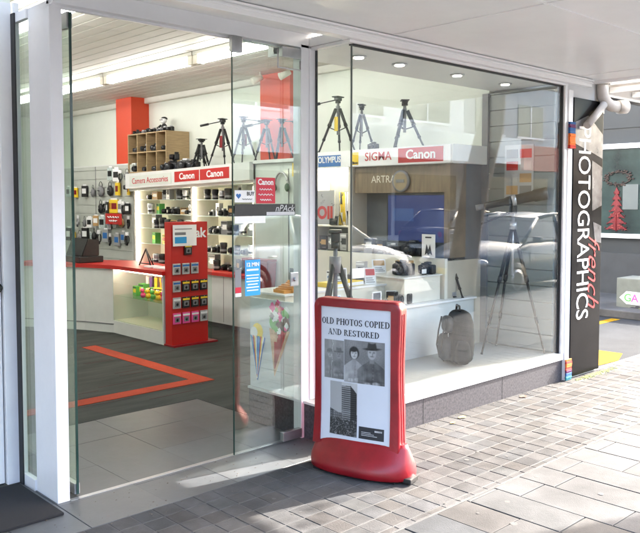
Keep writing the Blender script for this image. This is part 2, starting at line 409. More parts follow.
g = MB(); g.box(-.055, 2.58, .06, 1.0, .235, .2455); g.build('display_floor', mat('white display floor', (.4, .39, .37), .4, var=.05, scale=3), dw)
g = MB(); g.box(-.06, 2.62, .0505, .72, 2.612, 2.67); g.box(-.06, -.02, .36, .78, 2.6, 3.1); g.box(-.06, 2.60, .70, .74, 2.66, 3.2); g.build('soffit', PAINT, dw)
for i, x in enumerate((.42, .86, 1.57, 2.26)):
    d = thing('downlight', ('recessed downlight nearest the glass corner of the display window', 'second recessed downlight from the glass corner of the display window', 'third recessed downlight from the glass corner of the display window', 'recessed downlight at the far right end of the display window')[i], 'downlight', (x, .36, 2.612), 'downlights in the window soffit')
    g = MB(); g.lathe([(.058, -.012), (.058, -.002), (.042, -.001)], (x, .36, 2.612), 20); g.build('rim', SILVER, d)
    g = MB(); g.lathe([(.036, -.016), (.036, -.0122)], (x, .36, 2.612), 16); g.build('lamp', DLAMP, d)

# slat wall at the right end of the window
def slats(g, x, y0, y1, z0, z1, st, face=-1, t=.02):
    z = z0
    while z < z1-.01:
        g.box(x-t, x, y0, y1, z+.006, min(z+st, z1)); z += st
    g.box(x, x+.01, y0, y1, z0, z1)
sw = thing('slat_wall', 'grey slat panel closing the right end of the display window', 'slat wall', (2.57, .4, .25))
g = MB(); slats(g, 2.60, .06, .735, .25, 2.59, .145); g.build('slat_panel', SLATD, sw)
g = MB(); g.box(2.555, 2.5799, .736, .80, .25, 2.59); g.build('edge_trim', GREY, sw)

# door surround
ds = thing('door_surround', 'white aluminium posts and header around the open glass shop door', 'door frame', (-1, .4, 0))
g = MB(); g.box(-1.82, -1.752, .40, .66, -.005, 2.62, bev=.003); g.build('door_post', PAINTB, ds)
g = MB(); g.box(-.135, -.062, .352, .43, .0, 2.62, bev=.003); g.box(-.062, -.012, .345, .372, .25, 2.60, bev=.002); g.build('door_post', PAINTB, ds)
g = MB(); g.box(-1.82, -.062, .352, .43, 2.598, 2.69, bev=.003); g.box(-1.752, -.135, .40, .42, 2.585, 2.5975); g.build('header', PAINTB, ds)
g = MB(); g.box(-1.83, -1.8, .822, .845, 0, 2.68, bev=.002); g.box(-1.83, -1.8, .661, .821, -.005, .06, bev=.002)
g.box(-1.83, -1.8, .661, .821, 2.57, 2.62, bev=.002); g.build('sidelight_frame', PAINTB, ds)
g = MB(); g.box(-1.8385, -1.8305, .80, .8485, .0, 2.62); g.build('sidelight_seal', DARKST, ds)
g = MB(); g.box(-1.819, -1.811, .661, .8215, .06, 2.57); g.build('sidelight_glass', GLASS, ds)
g = MB(); g.box(-1.752, -.135, .385, .415, -.006, .0035, bev=.001); g.build('threshold', STEEL, ds)

def patch(g, x0, x1, y0, y1, z0, z1): g.box(x0, x1, y0, y1, z0, z1, bev=.003)
gd = thing('glass_door', 'frameless glass door leaf on the right, covered with stickers', 'glass door', (-.13, .36, 0), 'frameless glass shop doors')
g = MB(); g.box(-.69, -.137, .355, .367, .012, 2.582); g.build('glass_panel', GLASS2, gd)
g = MB(); g.box(-.6935, -.6905, .355, .367, .012, 2.582); g.build('glass_edge', EDGE, gd)
g = MB(); patch(g, -.30, -.137, .343, .379, .012, .072); g.build('bottom_fitting', STEEL, gd)
g = MB(); patch(g, -.30, -.137, .345, .377, 2.52, 2.585); g.build('top_fitting', STEEL, gd)
g = MB(); patch(g, -.70, -.62, .345, .377, 2.50, 2.595); g.build('head_stop', STEEL, gd)
g = MB(); patch(g, -.235, -.168, .342, .354, 1.035, 1.125); g.lathe([(.012, -.019), (.014, -.002)], (-.2, .344, 1.08), 12, 'Y'); g.build('lock', STEEL, gd)
g = MB(); g.tube([(-.36, .32, 2.555), (-.36, .32, 2.44), (-.17, .32, 2.44), (-.17, .32, 2.5)], .006, 6); g.build('closer_arm', STEEL, gd)
gd = thing('glass_door', 'frameless glass door leaf on the left, swung open into the shop', 'glass door', (-1.69, .41, 0), 'frameless glass shop doors')
g = MB(); g.box(-1.701, -1.689, .43, 1.22, .012, 2.582); g.build('glass_panel', GLASSI, gd)
g = MB(); g.box(-1.702, -1.688, .425, .4298, .012, 2.582); g.build('glass_edge', EDGE, gd)
g = MB(); patch(g, -1.71, -1.68, .431, .56, .012, .07); g.build('bottom_fitting', STEEL, gd)
g = MB(); patch(g, -1.71, -1.68, .431, .56, 2.50, 2.585); g.build('top_fitting', STEEL, gd)

# neighbour door and mat
nd = thing('white_door', 'white panel door set back at the far left beside the glass sidelight', 'door', (-2.4, .86, 0))
g = MB(); g.box(-1.905, -1.832, .85, .91, 0, 2.68, bev=.004); g.box(-3.2, -1.906, .85, .91, 2.17, 2.23, bev=.003); g.box(-3.2, -1.906, .85, .91, 2.58, 2.68, bev=.003); g.box(-3.2, -3.12, .85, .91, 0, 2.17, bev=.003); g.build('frame', PAINTB, nd)
g = MB(); g.box(-3.11, -1.912, .872, .90, .008, 2.155, bev=.004); g.box(-2.9, -2.1, .866, .873, .25, .95, bev=.004); g.box(-2.9, -2.1, .866, .873, 1.15, 1.95, bev=.004); g.build('door_panel', PAINT, nd)
g = MB(); g.box(-3.11, -1.92, .88, .89, 2.235, 2.575); g.build('transom_panel', mat('frosted transom', (.55, .57, .58), .3, var=.04), nd)
g = MB(); g.box(-3.13, -1.906, .903, .93, -.01, 2.6); g.build('shadow_gap', DARKST, nd)
g = MB(); g.lathe([(.024, 0), (.024, -.012), (.011, -.014), (.011, -.045), (.027, -.05), (.027, -.075), (.015, -.082)], (-1.958, .871, 1.12), 18, 'Y'); g.build('knob', BLACK, nd)
g = MB(); g.box(-30, -3.2, .85, .95, 0, 2.68); tag(g.build('neighbour_wall', PAINT), 'plain white wall left of the white panel door, outside the doorway', 'wall')
g = MB(); g.box(-2.95, -1.86, .24, .81, .001, .014, bev=.004)
random.seed(2)
tag(g.build('door_mat', mat('black door mat', (.012, .012, .014), .95, var=.3, scale=90, bump=.8)), 'black door mat on the ground in front of the white door', 'door mat')

# ------------------------------------------------------------------ banner, pole sleeves
bn = thing('banner', 'tall black hanging sign with white vertical lettering at the lane corner', 'sign', (3.0, -.02, 0))
g = MB(); g.box(2.745, 3.285, -.03, -.002, .02, 2.50, bev=.002)
g.build('panel', BLACKG, bn)
text('lettering', 'PHOTOGRAPHICS', .31, (2.93, -.031, 1.392), (0, 0, -1), (1, 0, 0), WHITE, bn, .001, sx=.715, bold=.0, spacing=.96)
text('script_lettering', 'french', .31, (3.13, -.0315, .96), (0, 0, -1), (1, 0, 0), mat('red banner print', (.3, .004, .012), .4, var=.05), bn, .001, sx=.84, shear=.5, bold=-.002)
g = MB()
gp = mat('grey camera print', (.018, .018, .02), .25, col2=(.11, .11, .12), scale=5)
g.prism([(2.75, -.031, 2.28), (3.0, -.031, 2.36), (3.28, -.031, 2.2), (3.28, -.031, 1.98), (3.12, -.031, 2.02), (2.75, -.031, 2.1)], (0, -.0015, 0))
g.prism([(3.08, -.031, 1.96), (3.28, -.031, 1.9), (3.28, -.031, 1.55), (3.10, -.031, 1.5)], (0, -.0015, 0))
g.prism([(3.12, -.031, 1.4), (3.28, -.031, 1.36), (3.28, -.031, 1.2), (3.16, -.031, 1.22)], (0, -.0015, 0))
g.build('camera_picture', gp, bn)
g = MB(); g.box(2.668, 2.742, -.022, .0, .19, 2.56, bev=.004); g.box(2.668, 2.742, -.03, .0, -.0, .19, bev=.004); tag(g.build('corner_post', PAINT), 'white painted post between the display window and the black banner', 'post')
def sleeve(z0, bands, label):
    s_ = thing('knitted_sleeve', label, 'yarn sleeve', (2.705, -.012, z0), 'knitted yarn sleeves on the white post')
    z = z0
    for c, h in bands:
        b = MB(); n = max(2, int(h/.012))
        for k in range(n): 
            hh = h/n; b.box(2.655+random.uniform(-.003, .003), 2.753, -.046+random.uniform(-.003, .003), -.0225 if z0 > .3 else -.031, z+k*hh+.0005, z+(k+1)*hh, bev=.004)
        b.build('yarn_band', c, s_); z += h
YO = mat('orange yarn', (.75, .16, .02), .95, var=.2, scale=80, bump=.8); YR = mat('red yarn', (.5, .03, .02), .95, var=.2, scale=80, bump=.8)
YB = mat('blue yarn', (.02, .1, .28), .95, var=.2, scale=80, bump=.8); YT = mat('teal yarn', (.02, .2, .25), .95, var=.2, scale=80, bump=.8); YP_ = mat('plum yarn', (.1, .02, .08), .95, var=.2, scale=80)
sleeve(.003, [(YT, .035), (YB, .03), (YP_, .022), (YR, .028), (YO, .035), (YR, .02), (YO, .018)], 'orange, red and blue knitted sleeve around the foot of the white post')
sleeve(2.05, [(YR, .03), (YO, .06), (YO, .04), (YB, .05), (YP_, .03), (YB, .02)], 'blue and orange knitted sleeve high up on the white post')

# ------------------------------------------------------------------ pavement sign
SA = Vector((-.381, -.063, 0)); SD = Vector((.269, -.963, 0)).normalized(); SN = Vector((-SD.y*-1, 0, 0)); SN = Vector((SD.y, -SD.x, 0)).normalized()
SA = SA-SN*.005
def sg(s, z, o): return SA+SD*s+SN*o+Vector((0, 0, z))
ps = thing('pavement_sign', 'red pavement sign with a white poster about copying old photos', 'pavement sign', (SA+SD*.32))
def bul(s, z): return .018*(1-((s-.285)/.285)**2)+.03*max(0, (.45-z)/.45)**2
# base loft
def loop(z, l, wd, cx=.31, n=44, e=2.4):
    out = []
    for k in range(n):
        a = 2*pi*k/n; c, s_ = cos(a), sin(a)
        out.append(sg(cx+l*abs(c)**(2/e)*(1 if c >= 0 else -1), z, wd*abs(s_)**(2/e)*(1 if s_ >= 0 else -1)))
    return out
b = MB(); rings = []
for z, l, wd in ((.012, .322, .155), (.02, .33, .166), (.05, .332, .168), (.08, .329, .16), (.115, .32, .132), (.15, .309, .10), (.18, .298, .076), (.205, .287, .058)):
    rings.append([b.bm.verts.new(p) for p in loop(z, l, wd)])
for i in range(len(rings)-1):
    for k in range(44):
        f = b.bm.faces.new([rings[i][k], rings[i][(k+1) % 44], rings[i+1][(k+1) % 44], rings[i+1][k]]); f.smooth = True
b.bm.faces.new(rings[0][::-1]); b.bm.faces.new(rings[-1]); b._tint(b.bm.faces, (1, 1, 1)); b.build('base', RED, ps)
for s_, o_ in ((.55, .07), (.55, -.07), (.07, .08), (.07, -.08)):
    g = MB(); p = sg(s_, 0, o_); g.box(p.x-.035, p.x+.035, p.y-.03, p.y+.03, .0, .03, bev=.004); g.build('rubber_foot', BLACK, ps)
p = sg(.63, 0, .03); g = MB(); g.box(p.x-.05, p.x+.05, p.y-.03, p.y+.02, .008, .035, bev=.004, rot=.25); g.build('rubber_foot', BLACK, ps)
# frame: rounded panel with raised border and bulging front
def rrect(x0, x1, z0, z1, r, n=6):
    P_ = []
    for cx, cz, a0 in ((x1-r, z1-r, 0), (x0+r, z1-r, pi/2)):
        for k in range(n+1): a = a0+pi/2*k/n; P_.append((cx+r*cos(a), cz+r*sin(a)))
    P_ += [(x0, z0), (x1, z0)]
    return P_
def flare(x, z): return x+(x-.285)*(.10*max(0, (.34-z)/.2)**2*.15-.035*math.exp(-((z-.62)/.25)**2))
def face_panel(b, x0, x1, z0, z1, r, o0, o1, follow=1, bevel=.01):
    # front skin as grid of horizontal strips following the bulge
    pts = rrect(x0, x1, z0, z1, r); 
    def edge(o, inset): 
        cx, cz = (x0+x1)/2, (z0+z1)/2
        return [b.bm.verts.new(sg(flare(cx+(x-cx)*(1-inset/(x1-x0)*2), z), z if inset == 0 else cz+(z-cz)*(1-inset/(z1-z0)*2), o+(bul(x, z)*follow))) for x, z in dense]
    dense = []
    for i in range(len(pts)):
        a, c = pts[i], pts[(i+1) % len(pts)]; d = hypot(a[0]-c[0], a[1]-c[1]); n = max(1, int(d/.04))
        for k in range(n): dense.append((a[0]+(c[0]-a[0])*k/n, a[1]+(c[1]-a[1])*k/n))
    R0 = edge(o0, 0); R1 = edge(o1-bevel, 0); R2 = edge(o1-bevel*.3, bevel*.35); R3 = edge(o1, bevel)
    n = len(dense)
    for A, B in ((R0, R1), (R1, R2), (R2, R3)):
        for k in range(n):
            f = b.bm.faces.new([A[k], A[(k+1) % n], B[(k+1) % n], B[k]]); f.smooth = True
    return R0, R3
b = MB()
o_in = rrect(.054, .516, .145, .975, .004)
R0, R3 = face_panel(b, 0, .57, .14, 1.02, .05, -.045, .045)
b.bm.faces.new(R0[::-1])
# ring between R3 and the inner opening, matched by angle
inner = []
c0 = Vector((.285, .56))
def ray_rect(dx, dz, x0, x1, z0, z1):
    t = 1e9
    if dx > 1e-9: t = min(t, (x1-c0.x)/dx)
    if dx < -1e-9: t = min(t, (x0-c0.x)/dx)
    if dz > 1e-9: t = min(t, (z1-c0.y)/dz)
    if dz < -1e-9: t = min(t, (z0-c0.y)/dz)
    return c0.x+dx*t, c0.y+dz*t
for v in R3:
    d = v.co-SA; s_ = d.dot(SD); z = d.z; x, zz = ray_rect(s_-c0.x, z-c0.y, .054, .516, .15, .972)
    inner.append((x, zz))
V4 = [b.bm.verts.new(sg(x, z, .047+bul(x, z))) for x, z in inner]; V5 = [b.bm.verts.new(sg(x, z, .036+bul(x, z))) for x, z in inner]
n = len(R3)
for A, B in ((R3, V4), (V4, V5)):
    for k in range(n): b.bm.faces.new([A[k], A[(k+1) % n], B[(k+1) % n], B[k]])
b._tint(b.bm.faces, (1, 1, 1)); b.build('frame', RED, ps)
g = MB(); 
for o_ in (-.018, .012): g.tube([sg(flare(.57, z_)+.0008, z_, o_) for z_ in [.19+.04*q_ for q_ in range(20)]], .003, 6)
g.build('side_groove', mat('dark red plastic seam', (.3, .008, .015), .4, var=.1), ps)
def flat(b, poly, lift, nmax=.03):       # a printed outline laid on the bulged poster
    bb = bmesh.new(); f = bb.faces.new([bb.verts.new((x, z, 0)) for x, z in poly]); bmesh.ops.triangulate(bb, faces=[f])
    xs = [p[0] for p in poly]; zs = [p[1] for p in poly]
    x = math.ceil(min(xs)/nmax)*nmax
    while x < max(xs): bmesh.ops.bisect_plane(bb, geom=bb.verts[:]+bb.edges[:]+bb.faces[:], plane_co=(x, 0, 0), plane_no=(1, 0, 0)); x += nmax
    z = math.ceil(min(zs)/(nmax*2))*nmax*2
    while z < max(zs): bmesh.ops.bisect_plane(bb, geom=bb.verts[:]+bb.edges[:]+bb.faces[:], plane_co=(0, z, 0), plane_no=(0, 1, 0)); z += nmax*2
    for v in bb.verts: s_, zz = v.co.x, v.co.y; v.co = sg(s_, zz, .0375+lift+bul(s_, zz))
    for f in bb.faces: f.smooth = True
    b.merge(bb)
def rect(x0, x1, z0, z1): return [(x0, z0), (x1, z0), (x1, z1), (x0, z1)]
def ell(cx, cz, rx, rz, n=18, a0=0, a1=2*pi): return [(cx+rx*cos(a0+(a1-a0)*k/n), cz+rz*sin(a0+(a1-a0)*k/n)) for k in range(n)]
b = MB(); flat(b, rect(.0545, .5155, .1505, .9715), 0); po = b.build('poster', WHITEP, ps, recalc=False)
# serif alphabet
def glyph(ch):
    T, t = .21, .085; out = []
    def R(x0, x1, z0, z1): out.append(rect(x0, x1, z0, z1))
    def stem(x, z0=0, z1=1): R(x, x+T, z0, z1); R(x-.05, x+T+.05, z0, z0+t) if z0 == 0 else None; R(x-.05, x+T+.05, z1-t, z1) if z1 == 1 else None
    def arc(cx, cz, rx, rz, a0, a1, n=14, tt=T):
        for k in range(n):
            a, c = a0+(a1-a0)*k/n, a0+(a1-a0)*(k+1)/n; 
            out.append([(cx+rx*cos(a), cz+rz*sin(a)), (cx+rx*cos(c), cz+rz*sin(c)), (cx+(rx-tt)*cos(c), cz+(rz-t)*sin(c)), (cx+(rx-tt)*cos(a), cz+(rz-t)*sin(a))])
    if ch == 'O': arc(.4, .5, .4, .5, 0, 2*pi, 22); return out, .86
    if ch == 'C': arc(.4, .5, .4, .5, .7, 2*pi-.75, 18); R(.68, .73, .62, .95); return out, .82
    if ch == 'L': stem(.06); R(.2, .62, 0, t); R(.57, .62, 0, .28); return out, .7
    if ch == 'D': stem(.06); arc(.3, .5, .5, .5, -pi/2, pi/2); return out, .88
    if ch == 'P': stem(.06); arc(.3, .74, .36, .26, -pi/2, pi/2, 10); return out, .74
    if ch == 'R': stem(.06); arc(.3, .76, .34, .24, -pi/2, pi/2, 10); out.append([(.3, .5), (.47, .5), (.8, 0), (.6, 0)]); R(.56, .86, 0, t); return out, .88
    if ch == 'H': stem(.06); stem(.6); R(.2, .65, .48, .48+t); return out, .93
    if ch == 'T': stem(.3, 0, .97); R(.0, .78, 1-t, 1); R(0, .05, .7, 1); R(.73, .78, .7, 1); return out, .84
    if ch == 'I': stem(.06); return out, .4
    if ch == 'E': stem(.06); R(.2, .62, 0, t); R(.2, .6, 1-t, 1); R(.2, .48, .48, .48+t); R(.57, .62, 0, .28); R(.55, .6, .74, 1); R(.44, .48, .38, .64); return out, .72
    if ch == 'A': out.append([(.36, 1), (.44, 1), (.16, 0), (.1, 0)]); out.append([(.34, 1), (.48, 1), (.82, 0), (.6, 0)]); R(.2, .62, .3, .3+t); R(.0, .26, 0, t); R(.5, .9, 0, t); return out, .92
    if ch == 'N': R(.1, .16, 0, 1); out.append([(.02, 1), (.24, 1), (.78, 0), (.7, 0)]); R(.7, .76, 0, 1); R(.0, .26, 0, t); R(.6, .86, 1-t, 1); return out, .9
    if ch == 'S': arc(.34, .735, .3, .265, .5, 1.5*pi, 10); arc(.34, .265, .32, .265, -pi/2-1.1-.3, pi/2, 12); R(.56, .61, .7, .98); R(.03, .08, .02, .3); return out, .7
    return out, .42
def serif(s_, xc, z, h, ws, parent, name='heading'):
    tot = sum(glyph(c)[1] for c in s_)*ws; x = xc-tot/2; b = MB()
    for c in s_:
        ps_, adv = glyph(c)
        for k, p in enumerate(ps_): flat(b, [(x+a*ws, z+d*h) for a, d in p], .0008+.00002*k, .2)
        x += adv*ws
    return b.build(name, INK, parent, recalc=False)
serif('OLD PHOTOS COPIED', .285, .868, .038, .0355, po)
serif('AND RESTORED', .275, .806, .036, .0355, po)
G = [mat('photo grey %s' % n_, (v, v, v*1.01), .45, var=.38, scale=26, detail=8) for n_, v in (('darkest', .03), ('dark', .08), ('medium', .17), ('light', .33), ('pale', .55))]
from mathutils import noise as NZ
PRINT = mat('black and white print', (1, 1, 1), .35, attr=True)
def sm(d, w): return min(1, max(0, .5-d/w))
def el(x, y, cx, cy, rx, ry): return (hypot((x-cx)/rx, (y-cy)/ry)-1)*min(rx, ry)
def figure(v, x, y, cx, y0, k, coat, skin, dark, woman):
    X = (x-cx)/k; Y = (y-y0)/k; e = .035
    sh = max(-(.62-Y)*0, abs(X)-(.40-.05*max(0, .3-Y)-max(0, Y-.38)**1.35*1.9)); m = sm(max(sh, Y-.66), e)
    t = coat*(1.0-.45*X)+.05*sin(23*X+9*Y+2.5*NZ.noise((X*4, Y*3, cx*9)))+.10*NZ.noise((X*7, Y*5, 1.3+cx))-.13*sm(abs(X-.02-.1*(Y-.3))-.012, .03)
    if not woman: t += -.1*sm(abs(abs(X)-.17)-.06, .03)*sm(abs(Y-.42)-.035, .02)-.12*sm(abs(Y-.14)-.02, .03)
    for j in range(4):
        t += (.3 if not woman else -.2)*sm(el(X, Y, .03, .2+.09*j, .012, .012), .015)
    arm = sm(abs(hypot(X, (Y-.02)*1.1)-.31)-.045, .06)*sm(.02-Y+.0, .3); t += .08*arm-.10*sm(abs(abs(X)-.27)-.01, .03)*sm(Y-.42, .1)
    v = v*(1-m)+t*m
    m = sm(max(abs(X)-.065, abs(Y-.68)-.09), .03); v = v*(1-m)+(skin*.72-.2*X)*m
    for hx, hy in ((-.12, .05), (.11, .08)):
        d = el(X, Y, hx, hy, .1, .05); m = sm(d, .03); v = v*(1-m)+(skin*.9+.12*sin(X*60)*.5)*m
    if woman: m = sm(el(X, Y, 0, .88, .165, .19), .04); v = v*(1-m)+(dark+.08*abs(sin(X*30+Y*10)))*m
    m = sm(el(X, Y, 0, .845, .118, .155), .025); f = skin*(1.02-.9*max(0, X-.0)-.35*max(0, .82-Y))
    f -= .28*skin*(sm(el(X, Y, -.05, .868, .028, .013), .02)+sm(el(X, Y, .05, .868, .028, .013), .02))*1.6
    f -= .25*sm(abs(Y-.893)-.004, .02)*sm(abs(abs(X)-.05)-.03, .02)+.22*sm(el(X, Y, .012, .822, .016, .03), .03)-.1*sm(el(X, Y, -.006, .835, .008, .03), .02)
    f -= .33*sm(el(X, Y, 0, .775, .038, .009), .02)+.1*sm(el(X, Y, 0, .76, .03, .008), .02)
    v = v*(1-m)+f*m
    if woman: m = sm(el(X, Y, -.02, .965, .12, .06), .03); v = v*(1-m)+(dark+.05)*m
    else:
        m = sm(el(X, Y-.12*X*X-.05*X, 0, .955, .215, .032), .025); v = v*(1-m)+(dark*.8+.12*max(0, -X))*m
        m = sm(max(abs(X)-.125+.25*max(0, Y-1.02), abs(Y-1.03)-.075+.03*cos(X*26)*.4), .03); v = v*(1-m)+(dark*1.3-.5*X*.4+.05)*m
    return v
def printed(name, x0, x1, z0, z1, fn, nx, nz, lift=.0008):
    b = MB(); V = []; C_ = []
    for j in range(nz+1):
        for i in range(nx+1):
            x = x0+(x1-x0)*i/nx; z = z0+(z1-z0)*j/nz; V.append(b.bm.verts.new(sg(x, z, .0375+lift+bul(x, z)))); C_.append(max(.012, (.60*max(.02, min(1.0, fn(i/nx, j/nz)*1.2))**1.9)**.4545))
    b.bm.verts.index_update()
    for j in range(nz):
        for i in range(nx):
            q = [j*(nx+1)+i, j*(nx+1)+i+1, (j+1)*(nx+1)+i+1, (j+1)*(nx+1)+i]; f = b.bm.faces.new([V[k] for k in q])
            for l, k in zip(f.loops, q): c = C_[k]; l[b.lay] = (c, c, c, 1)
    return b.build(name, PRINT, po, recalc=False)
def back(u, v, g0, seed): return g0+.12*(v-.4)-.1*abs(u-.5)+.07*NZ.noise((u*3, v*3, seed))+.05*NZ.noise((u*40, v*40, seed))
def old_fn(u, v):
    x = u; y = v*1.7; t = back(u, v, .5, 3)
    t = figure(t, x, y, .28, .18, 1.05, .52, .62, .3, True); t = figure(t, x, y, .74, .1, 1.15, .26, .55, .18, False)
    t = .2+.55*t+.12*max(0, NZ.noise((u*5, v*6, 8)))+(.25 if abs(u-.35-.1*v-.02*sin(v*30)) < .008 else 0); return t
def new_fn(u, v):
    x = u*1.05; y = v; t = back(u, v, .42, 5)
    t = figure(t, x, y, .27, .02, .78, .74, .72, .06, True); t = figure(t, x, y, .73, -.05, .92, .2, .62, .07, False); return t
def city_fn(u, v):
    x, y = u, v; t = .78-.25*y*.3+.04*NZ.noise((u*5, v*5, 1)); sky_ = True
    top = .42+.22*max(0, .3-x)+.05*NZ.noise((int(x*9), 3, 2))
    if y < top: t = .22+.3*abs(NZ.noise((int(x*14)*1.7, int(y*12)*1.3, 4)))+.18*(int(y*46) % 2)*(int(x*30) % 2); sky_ = False
    if .43 < x < .76 and y > .28 and y < .93+.05*(x-.43): t = .24+.32*((y*26) % 1 > .55)-.05*((x*40) % 1 > .6); sky_ = False
    if .76 <= x < .98 and .28 < y < .95-.12*(x-.76)/.2: t = .10+.10*((y*26) % 1 > .6); sky_ = False
    if y < .3: t = .13+.42*max(0, NZ.noise((x*11, y*30, 6)))+.3*(NZ.noise((x*30, y*42, 9)) > .33)
    if sky_ and x < .43: t = .62
    return t
printed('old_photo', .078, .215, .545, .775, old_fn, 54, 90); printed('restored_photo', .217, .478, .535, .785, new_fn, 112, 104); printed('city_photo', .12, .305, .215, .53, city_fn, 84, 128)
b = MB(); flat(b, rect(.318, .478, .215, .285), .0008); b.build('caption_block', INK, po, recalc=False)
b = MB()
for k in range(6): flat(b, rect(.42+k*.008, .425+k*.008, .262, .272), .0012)
for k in range(3): flat(b, rect(.335, .335+.1-k*.02, .235+k*.009, .238+k*.009), .0012)
b.build('caption_text', G[4], po, recalc=False)

# ------------------------------------------------------------------ stickers on the door leaf
YF = .3535
def sticker(name, x0, x1, z0, z1, m, label, cat='sticker', grp='notices stuck on the glass door', t=.0012):
    t_ = thing(name, label, cat, ((x0+x1)/2, YF, z0), grp); b = MB(); b.box(x0, x1, YF-t, YF, z0, z1); b.build('sheet', m, t_); return t_
s1 = sticker('sticker', -.515, -.358, 1.578, 1.742, CRED, 'crimson square sticker with white lines on the glass door')
text('lettering', 'Canon', .05, (-.437, YF-.0012, 1.712), *NY, WHITE, s1, .0002, bold=.0015, sx=.95)
for i, w_ in enumerate((.052, .06, .046)): g = MB(); g.tube([(-.437-w_+q_*w_/8, YF-.0016, 1.667-i*.033+.005*sin(q_*1.9)) for q_ in range(17)], .0032, 5); g.build('printed_script', WHITE, s1)
s1 = sticker('sticker', -.682, -.525, 1.585, 1.66, WHITE, 'white card with a small blue heart on the glass door')
text('lettering', 'BUY', .032, (-.56, YF-.0012, 1.638), *NY, INK, s1, .0002, bold=.001); g = MB(); g.tube([(-.625+q_*.006, YF-.0014, 1.605+.003*sin(q_*2.1)) for q_ in range(14)], .002, 5); g.build('printed_script', INK, s1)
g = MB(); hp = []
for k in range(24):
    a = 2*pi*k/24; hp.append((-.653+.0012*16*sin(a)**3, YF-.0013, 1.625+.0012*(13*cos(a)-5*cos(2*a)-2*cos(3*a)-cos(4*a))))
g.prism(hp, (0, -.0006, 0)); g.build('heart', BLUE, s1)
s1 = sticker('sticker', -.682, -.186, 1.50, 1.575, BLACK, 'long black band with a silver name on the glass door')
text('lettering', 'nPAck', .062, (-.28, YF-.0012, 1.545), *NY, SILVER, s1, .0002, shear=.3)
g = MB(); g.box(-.43, -.192, YF-.0018, YF-.0012, 1.503, 1.524); g.build('silver_stripe', SILVER, s1)
s1 = sticker('sticker', -.682, -.44, 1.455, 1.499, WHITE, 'blank white strip right under the black band on the glass door')
s1 = sticker('sticker', -.605, -.484, 1.0, 1.225, CYAN, 'bright blue notice with white lines on the glass door')
text('lettering', '12 MIN', .034, (-.545, YF-.0012, 1.195), *NY, WHITE, s1, .0002, bold=.001); g = MB(); g.box(-.592, -.498, YF-.0018, YF-.0012, 1.157, 1.168); g.build('printed_line', WHITE, s1)
g = MB()
for k in range(6): wd = (.045, .05, .04, .05, .046, .05)[k]; g.box(-.545-wd, -.545+wd, YF-.0018, YF-.0012, 1.03+k*.019, 1.037+k*.019)
g.build('printed_lines', WHITE, s1)
s1 = sticker('sticker', -.683, -.635, 1.0, 1.17, GREY, 'narrow grey label with a red foot beside the blue notice')
g = MB(); g.box(-.682, -.636, YF-.0018, YF-.0012, 1.025, 1.06); g.build('red_band', CRED, s1)
g = MB(); g.box(-.682, -.636, YF-.0018, YF-.0012, 1.002, 1.023); g.build('white_band', WHITE, s1)
# ice cream poster board standing on the side sill behind the leaf
ic = thing('ice_cream_board', 'pale board with printed ice cream cones behind the glass door', 'advertising board', (.0, .62, .25))
g = MB(); g.box(-.105, -.08, .42, .94, .252, .90, bev=.003); g.build('board', mat('pale grey board', (.6, .63, .64), .5, var=.04), ic)
def onx(y, z, o=0): return (-.1062-o, y, z)
CC = (.62, .72)
def scoop(y, z, r, m, k=0): g = MB(); g.prism([onx(y+r*cos(a*pi/8)*1.0, z+r*sin(a*pi/8), .0006+k*.001) for a in range(16)], (-.001, 0, 0)); g.build('printed_scoop', m, ic)
g = MB(); g.prism([onx(.50, .70, .0), onx(.72, .70, .0), onx(.665, .36, .0)], (-.001, 0, 0)); g.build('printed_cone', mat('printed waffle', (.62, .4, .25), .5, var=.2, scale=30), ic)
g = MB()
for k in range(4): g.prism([onx(.53+k*.035, .70-k*.03, .0012), onx(.56+k*.035, .70-k*.03, .0012), onx(.665, .42+k*.01, .0012), onx(.655, .42+k*.01, .0012)], (-.001, 0, 0))
g.build('printed_stripe', REDP, ic)
g = MB(); g.prism([onx(.77, .62, 0), onx(.92, .64, 0), onx(.85, .30, 0)], (-.001, 0, 0)); g.build('printed_cone', BLUE, ic)
random.seed(14)
for k in range(34):
    a = random.uniform(0, 6.28); q_ = sqrt(random.random()); y = .60+.095*q_*cos(a); z = .77+.13*q_*sin(a); r = random.uniform(.014, .034)
    pts_ = [onx(y+r*(1+.3*sin(3*j+k))*cos(j*pi/6), z+r*(1+.3*cos(2*j+k))*sin(j*pi/6), .0062+k*.0002) for j in range(12)]
    g = MB(); g.prism(pts_, (-.001, 0, 0)); g.build('printed_patch', random.choice([PINK, PINK, MATS.get('printed chocolate') or mat('printed chocolate', (.09, .05, .03), .5, var=.2), GREEN, WHITE, CRED, GREY]), ic)
for k in range(12):
    y = .76+.014*k; m_ = (BLUE, WHITE, YELLOW, REDP, BLUE, CYAN)[k % 6]; g = MB(); g.prism([onx(y, .63-random.uniform(0, .03), .003+k*.0002), onx(y+.012, .63, .003+k*.0002), onx(.848+k*.001, .31+.01*abs(k-6), .003+k*.0002), onx(.842+k*.001, .31+.01*abs(k-6), .003+k*.0002)], (-.001, 0, 0)); g.build('printed_ribbon', m_, ic)
for y, z, r, m, k in ((.60, .78, .085, PINK, 0), (.55, .74, .05, mat('printed chocolate', (.09, .05, .03), .5, var=.2), 2), (.66, .745, .055, GREEN, 1), (.60, .71, .05, MATS.get('printed chocolate'), 3), (.57, .81, .035, PINK, 4), (.85, .66, .06, YELLOW, 0), (.89, .65, .04, WHITE, 1)): scoop(y, z, r, m, k)

